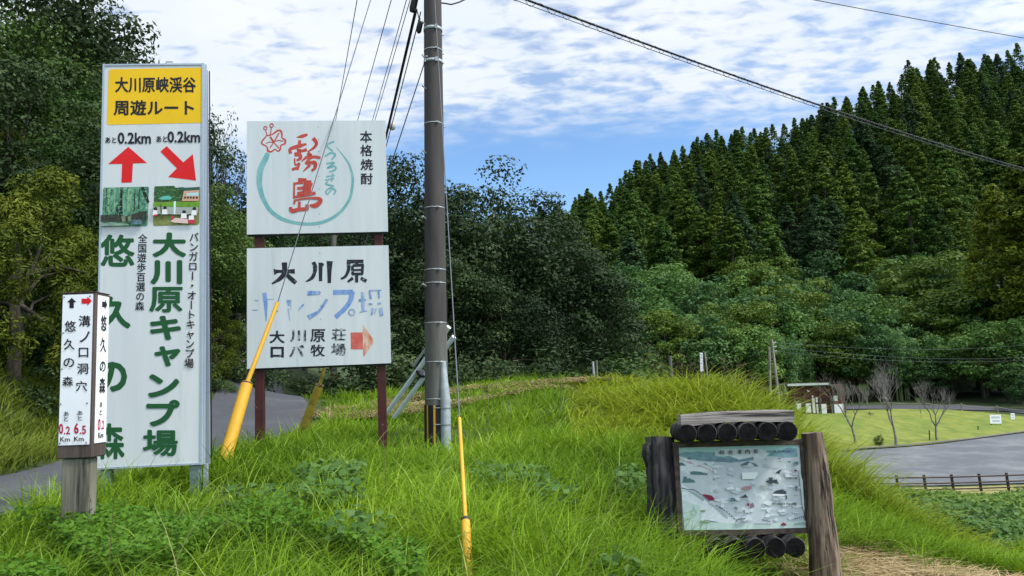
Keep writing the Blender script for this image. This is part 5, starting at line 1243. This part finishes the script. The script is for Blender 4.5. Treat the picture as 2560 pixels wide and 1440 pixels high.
# ------------------------------------------------------------------ grass
def blades(name, x, y, H, W, leaf, rg, lean=.5, droop=.5, label='', cat='grass', seg=3, rnd=None, az=None, zoff=0.0, flat=0.0):
    n = len(x); z = gz(x, y) + zoff
    a = rg.uniform(0, 2*np.pi, n) if az is None else az
    L = H*rg.uniform(.6, 1.15, n); ln = np.clip(lean*rg.uniform(.2, 1.2, n), 0, 1.3); dr = droop*rg.uniform(.3, 1.4, n)
    d = np.stack([np.cos(a), np.sin(a)], 1); fa = rg.uniform(0, np.pi, n)*.35 + a + np.pi/2
    s_ = np.stack([np.cos(fa), np.sin(fa)], 1)
    V = np.zeros((n, seg+1, 2, 3), np.float32)
    for i in range(seg+1):
        t = i/seg; h = L*(t*(1-flat) - .42*dr*t**2.6); o = L*(ln*t + .75*dr*t**2)
        w = W*(1-t**1.6)*.5 + .0006
        for k, sg in ((0, -1), (1, 1)):
            V[:, i, k, 0] = x + d[:, 0]*o + s_[:, 0]*w*sg; V[:, i, k, 1] = y + d[:, 1]*o + s_[:, 1]*w*sg; V[:, i, k, 2] = z + h - .02
    b = (np.arange(n)*(seg+1)*2)[:, None]
    Q = np.concatenate([b+np.array([[2*i, 2*i+1, 2*i+3, 2*i+2]]) for i in range(seg)], 1).reshape(-1, 4)
    r_ = rg.uniform(0, 1, n) if rnd is None else rnd
    ob = link(name, npmesh(name, V.reshape(-1, 3), Q, np.repeat(r_, (seg+1)*2)), None, [leaf])
    tag(ob, label, cat, None, 'stuff'); return ob
def scatter(n, d0, d1, u0, u1, rg, p=1.0):
    "roughly even over the view: density falls with distance"
    d = np.exp(rg.uniform(np.log(d0), np.log(d1), n)) if p == 1 else (rg.uniform(d0**(1-p+1e-6), d1**(1-p+1e-6), n))**(1/(1-p+1e-6))
    return rg.uniform(u0, u1, n)*d, d
def tufts(n, m, spread, d0, d1, u0, u1, rg, keep):
    x, y = scatter(n, d0, d1, u0, u1, rg); k = keep(x, y); x, y = x[k], y[k]
    n = len(x); sp = spread*rg.uniform(.4, 1.3, n); tr = rg.uniform(0, 1, n)
    X = (x[:, None] + rg.normal(0, 1, (n, m))*sp[:, None]).ravel(); Y = (y[:, None] + rg.normal(0, 1, (n, m))*sp[:, None]).ravel()
    A = np.arctan2((Y.reshape(n, m)-y[:, None]), (X.reshape(n, m)-x[:, None])).ravel() + rg.normal(0, .5, n*m)
    k = keep(X, Y); return X[k], Y[k], A[k], np.repeat(tr, m)[k]

g1 = np.random.default_rng(101)
def pxof(x, y): return 1280 + FPX*x/np.maximum(y, .5)
def tallzone(x, y):
    e = 9.6 - np.clip(x-1.0, 0, 3)*.75 + 1.2*(vnoise(x, y, 1.3, 3)-.5)
    return (x > .6 + (y-9)*.06) & (y > e) & (y < 26) & (x < 4.45 + .5*(vnoise(x, y, .9, 5)-.5))
def nearpath(x, y): return (x > 2.3) & (y < 6.35 + .25*np.sin(x*2.3)) & (x < 4.6) & (y > 4.6)
def fgkeep(x, y):
    c = (x > road_r(y)+.12+.25*vnoise(x, y, .8)) & (x < 5.2) & ~tallzone(x, y) & (y < 27)
    c &= ~(nearpath(x, y) & (vnoise(x, y, .35, 5) < .72))
    return c
X, Y, A, TR = tufts(11800, 14, .085, 2.7, 26, -.92, .52, g1, fgkeep)
hn = .17 + .26*vnoise(X, Y, 1.1, 1) + .12*vnoise(X, Y, .37, 8) + .12*g1.random(len(X))
hn = hn*(.52 + .68*np.modf(TR*7.31)[0]); hn = np.where(Y < 6, hn*.9, hn); hn *= np.clip((X-road_r(Y))/.6, .6, 1)
hn = np.where((X > 1.15) & (Y < 5.7), hn*.55, hn)
hn = np.where((X > -3.1) & (X < -1.75) & (Y > 6.0) & (Y < 7.1), hn*.5, hn)
hn = np.where((np.abs(X+.28) < .22) & (Y > 3.6) & (Y < 4.35), hn*.55, hn)
hn = np.where((np.abs(X+1.2) < .5) & (Y > 10.6) & (Y < 12.4), hn*.6, hn)
hn = np.where((X < -2.0) & (Y < 6.4) & (Y > 4.2), hn*.7, hn)
rn = np.clip(.48*TR + .38*g1.random(len(X)) + .55*(vnoise(X, Y, .9, 9)-.55), 0, 1)
blades('grass', X, Y, hn, .0062+.0009*Y, L_grass, g1, .24, 1.05, 'fresh bright green grass covering the bank around the signs', rnd=rn, az=A)

X, Y, A, TR = tufts(1500, 5, .10, 3.1, 20, -.75, .45, g1, fgkeep)
hn = (.30 + .32*g1.random(len(X)))*np.where((X > 1.1) & (Y < 5.8), .45, 1)*np.where((X < -1.9) & (Y < 6.0) & (Y > 4.0), .75, 1)
blades('grass', X, Y, hn, .0048+.0006*Y, L_grassp, g1, .45, 1.3, 'longer pale arching blades standing out of the fresh grass', az=A, seg=5)
X, Y, A, TR = tufts(70, 2, .05, 3.4, 20, -.72, .48, g1, lambda x, y: fgkeep(x, y) | tallzone(x, y))
blades('weed_stalks', X, Y, .34+.40*g1.random(len(X)), .0045+.0005*Y, L_stalk, g1, .25, .35, 'dry brownish stalks poking out of the grass', az=A, seg=4)
X, Y, A, TR = tufts(3600, 20, .14, 6.5, 25, .02, .62, g1, lambda x, y: tallzone(x, y) & (x < 6.4))
hn = .34 + .24*vnoise(X, Y, 1.4, 4) + .12*g1.random(len(X)); hn *= np.clip(1.15-(Y-13)*.045, .55, 1.1)
hn *= (.6 + .75*TR)*np.where(Y < 14, np.clip((4.9-X)/1.3, .55, 1), 1)*np.clip((X-.3)/2.6, .45, 1); A2 = np.where(g1.random(len(A)) < .30, np.arctan2(-.6, .8)+g1.normal(0, .8, len(A)), A)
rn = np.clip(.35*TR + .45*g1.random(len(X)) + .35*(vnoise(X, Y, 1.6, 2)-.4), 0, 1)
blades('tall_grass', X, Y, hn, .010+.0011*Y, L_tall, g1, .42, 1.25, 'long drooping yellow green grass over the right shoulder of the bank', rnd=rn, az=A2, seg=4)

# dry cut grass on the crest and on the path in the foreground
def strawkeep(x, y): return (((x+3.0-(y-16)*.28)**2/9 + (y-20)**2/9 < 1) | ((x-.6)**2/7+(y-20.5)**2/5 < 1) | ((x-2.4)**2/3+(y-19.5)**2/4 < 1)) & (x > road_r(y)+.1) & (vnoise(x, y, .9, 7) > .35)
X, Y, A, TR = tufts(5200, 9, .22, 13, 25, -.32, .22, g1, strawkeep)
blades('straw', X, Y, np.full(len(X), .38), .018+.0006*Y, L_straw, g1, 1.0, .7, 'dry cut grass lying on the crest of the bank', az=A, flat=.72, zoff=.14)
X, Y, A, TR = tufts(3400, 8, .14, 4.6, 8.2, .28, .80, g1, lambda x, y: (x > 1.7) & (x < 4.7) & (y < 6.5+.3*np.sin(x*3)) & (y > 4.9))
blades('straw', X, Y, np.full(len(X), .36), .011, L_straw, g1, 1.0, .4, 'tan dead grass on the trodden ground behind the right log post', az=A, flat=.80, zoff=.03)

# verge on the far side of the lane
X, Y, A, TR = tufts(3600, 14, .13, 7, 30, -.95, -.28, g1, lambda x, y: (x < road_l(y)-.15) & (x > road_l(y)-3.2))
blades('verge_grass', X, Y, np.clip(.42+.34*vnoise(X, Y, 1.2, 6), .3, 1.0), .016+.0006*Y, L_verge, g1, .5, .9, 'yellowish tall grass along the far edge of the lane', az=A, rnd=np.clip(.5*TR+.5*g1.random(len(X)), 0, 1))

# right-hand bank
def creepzone(x, y):
    u = x/y
    a = (y > 19) & (y < 40) & (vnoise(x, y, 3.2, 3) > .36)
    b = (np.abs(u - .535 - .006*(y-9)) < .055 + .03*vnoise(x, y, 1.1, 2)) & (y > 8.6) & (y < 15)
    return (x > 4.8) & (a | b | ((vnoise(x, y, 1.7, 5) > .70) & (y > 9) & (u > .53)))
def bankkeep(x, y): return ((x > 4.6) | ((x > 2.3) & (y > 6.2) & (y < 8.6))) & ~nearpath(x, y) & (y > 4.4) & (y < 43.0)
X, Y, A, TR = tufts(10500, 13, .16, 4.6, 43, .34, .92, g1, lambda x, y: bankkeep(x, y) & ~creepzone(x, y))
blades('bank_grass', X, Y, (.16+.24*vnoise(X, Y, 2.2, 8))*np.clip(1.0-(Y-10)*.01, .7, 1.0), .009+.0010*Y, L_grass, g1, .5, .8, 'grass covering the bank that drops to the meadow on the right', az=A, rnd=np.clip(.3*TR+.35*g1.random(len(X))+.4*(vnoise(X, Y, 2.6, 1)-.35), 0, 1))

def leafcover(name, x, y, h, size, leaf, rg, label, cat='ground cover', per=1):
    z = gz(x, y) + h*rg.uniform(.15, 1, len(x)); P = np.stack([x, y, z], 1)
    N = np.tile(np.array([0, -.25, 1.0]), (len(x), 1))
    rnd = np.clip(rg.random(len(x))*.7 + .3*vnoise(x, y, .7, 4), 0, 1)
    V, Q, r_ = quads(P, N, size, .72, rg, rnd, .4)
    ob = link(name, npmesh(name, V, Q, r_), None, [leaf]); tag(ob, label, cat, None, 'stuff'); return ob
# broad-leaved weeds near the camera
def patch(cx, cy, rx, ry, n, rg):
    a = rg.uniform(0, 6.283, n); r_ = np.sqrt(rg.random(n)); return cx+rx*r_*np.cos(a), cy+ry*r_*np.sin(a)
xs, ys = scatter(52000, 3.1, 5.4, -.75, -.12, g1); k = (vnoise(xs, ys, .55, 2) + .45*(-.30-xs/ys) > .56) & (xs > road_r(ys)+.3); xs, ys = xs[k], ys[k]
leafcover('weeds', xs, ys, .19+.18*vnoise(xs, ys, .5, 6), .036, L_weed, g1, 'low serrated weeds carpeting the near left corner')
px_ = [patch(cx, cy, rx, ry, n, g1) for cx, cy, rx, ry, n in ((-1.55, 6.5, .28, .42, 560), (-1.35, 5.5, .28, .26, 330), (-1.9, 5.6, .2, .25, 130), (-.05, 6.4, .34, .40, 560), (.25, 5.8, .22, .22, 200), (.92, 6.5, .16, .3, 260), (.50, 4.15, .16, .14, 120), (-.9, 4.5, .2, .2, 120))]
xs = np.concatenate([p[0] for p in px_]); ys = np.concatenate([p[1] for p in px_])
leafcover('creeper', xs, ys, .33, .066, L_weedd, g1, 'dark broad leaved creeper patches in the middle of the grass')
xs, ys = scatter(150000, 8.3, 42.5, .40, .86, g1); k = creepzone(xs, ys); xs, ys = xs[k], ys[k]
nr = ys < 17
leafcover('creeper', xs[nr], ys[nr], .34+.3*vnoise(xs[nr], ys[nr], .6, 1), .085, L_weedd, g1, 'dark leafy creeper heap on the near part of the right bank')
leafcover('creeper', xs[~nr], ys[~nr], .32+.35*vnoise(xs[~nr], ys[~nr], 1.6, 1), .20, L_creep, g1, 'creeper mat spreading over the bank below the brown fence')
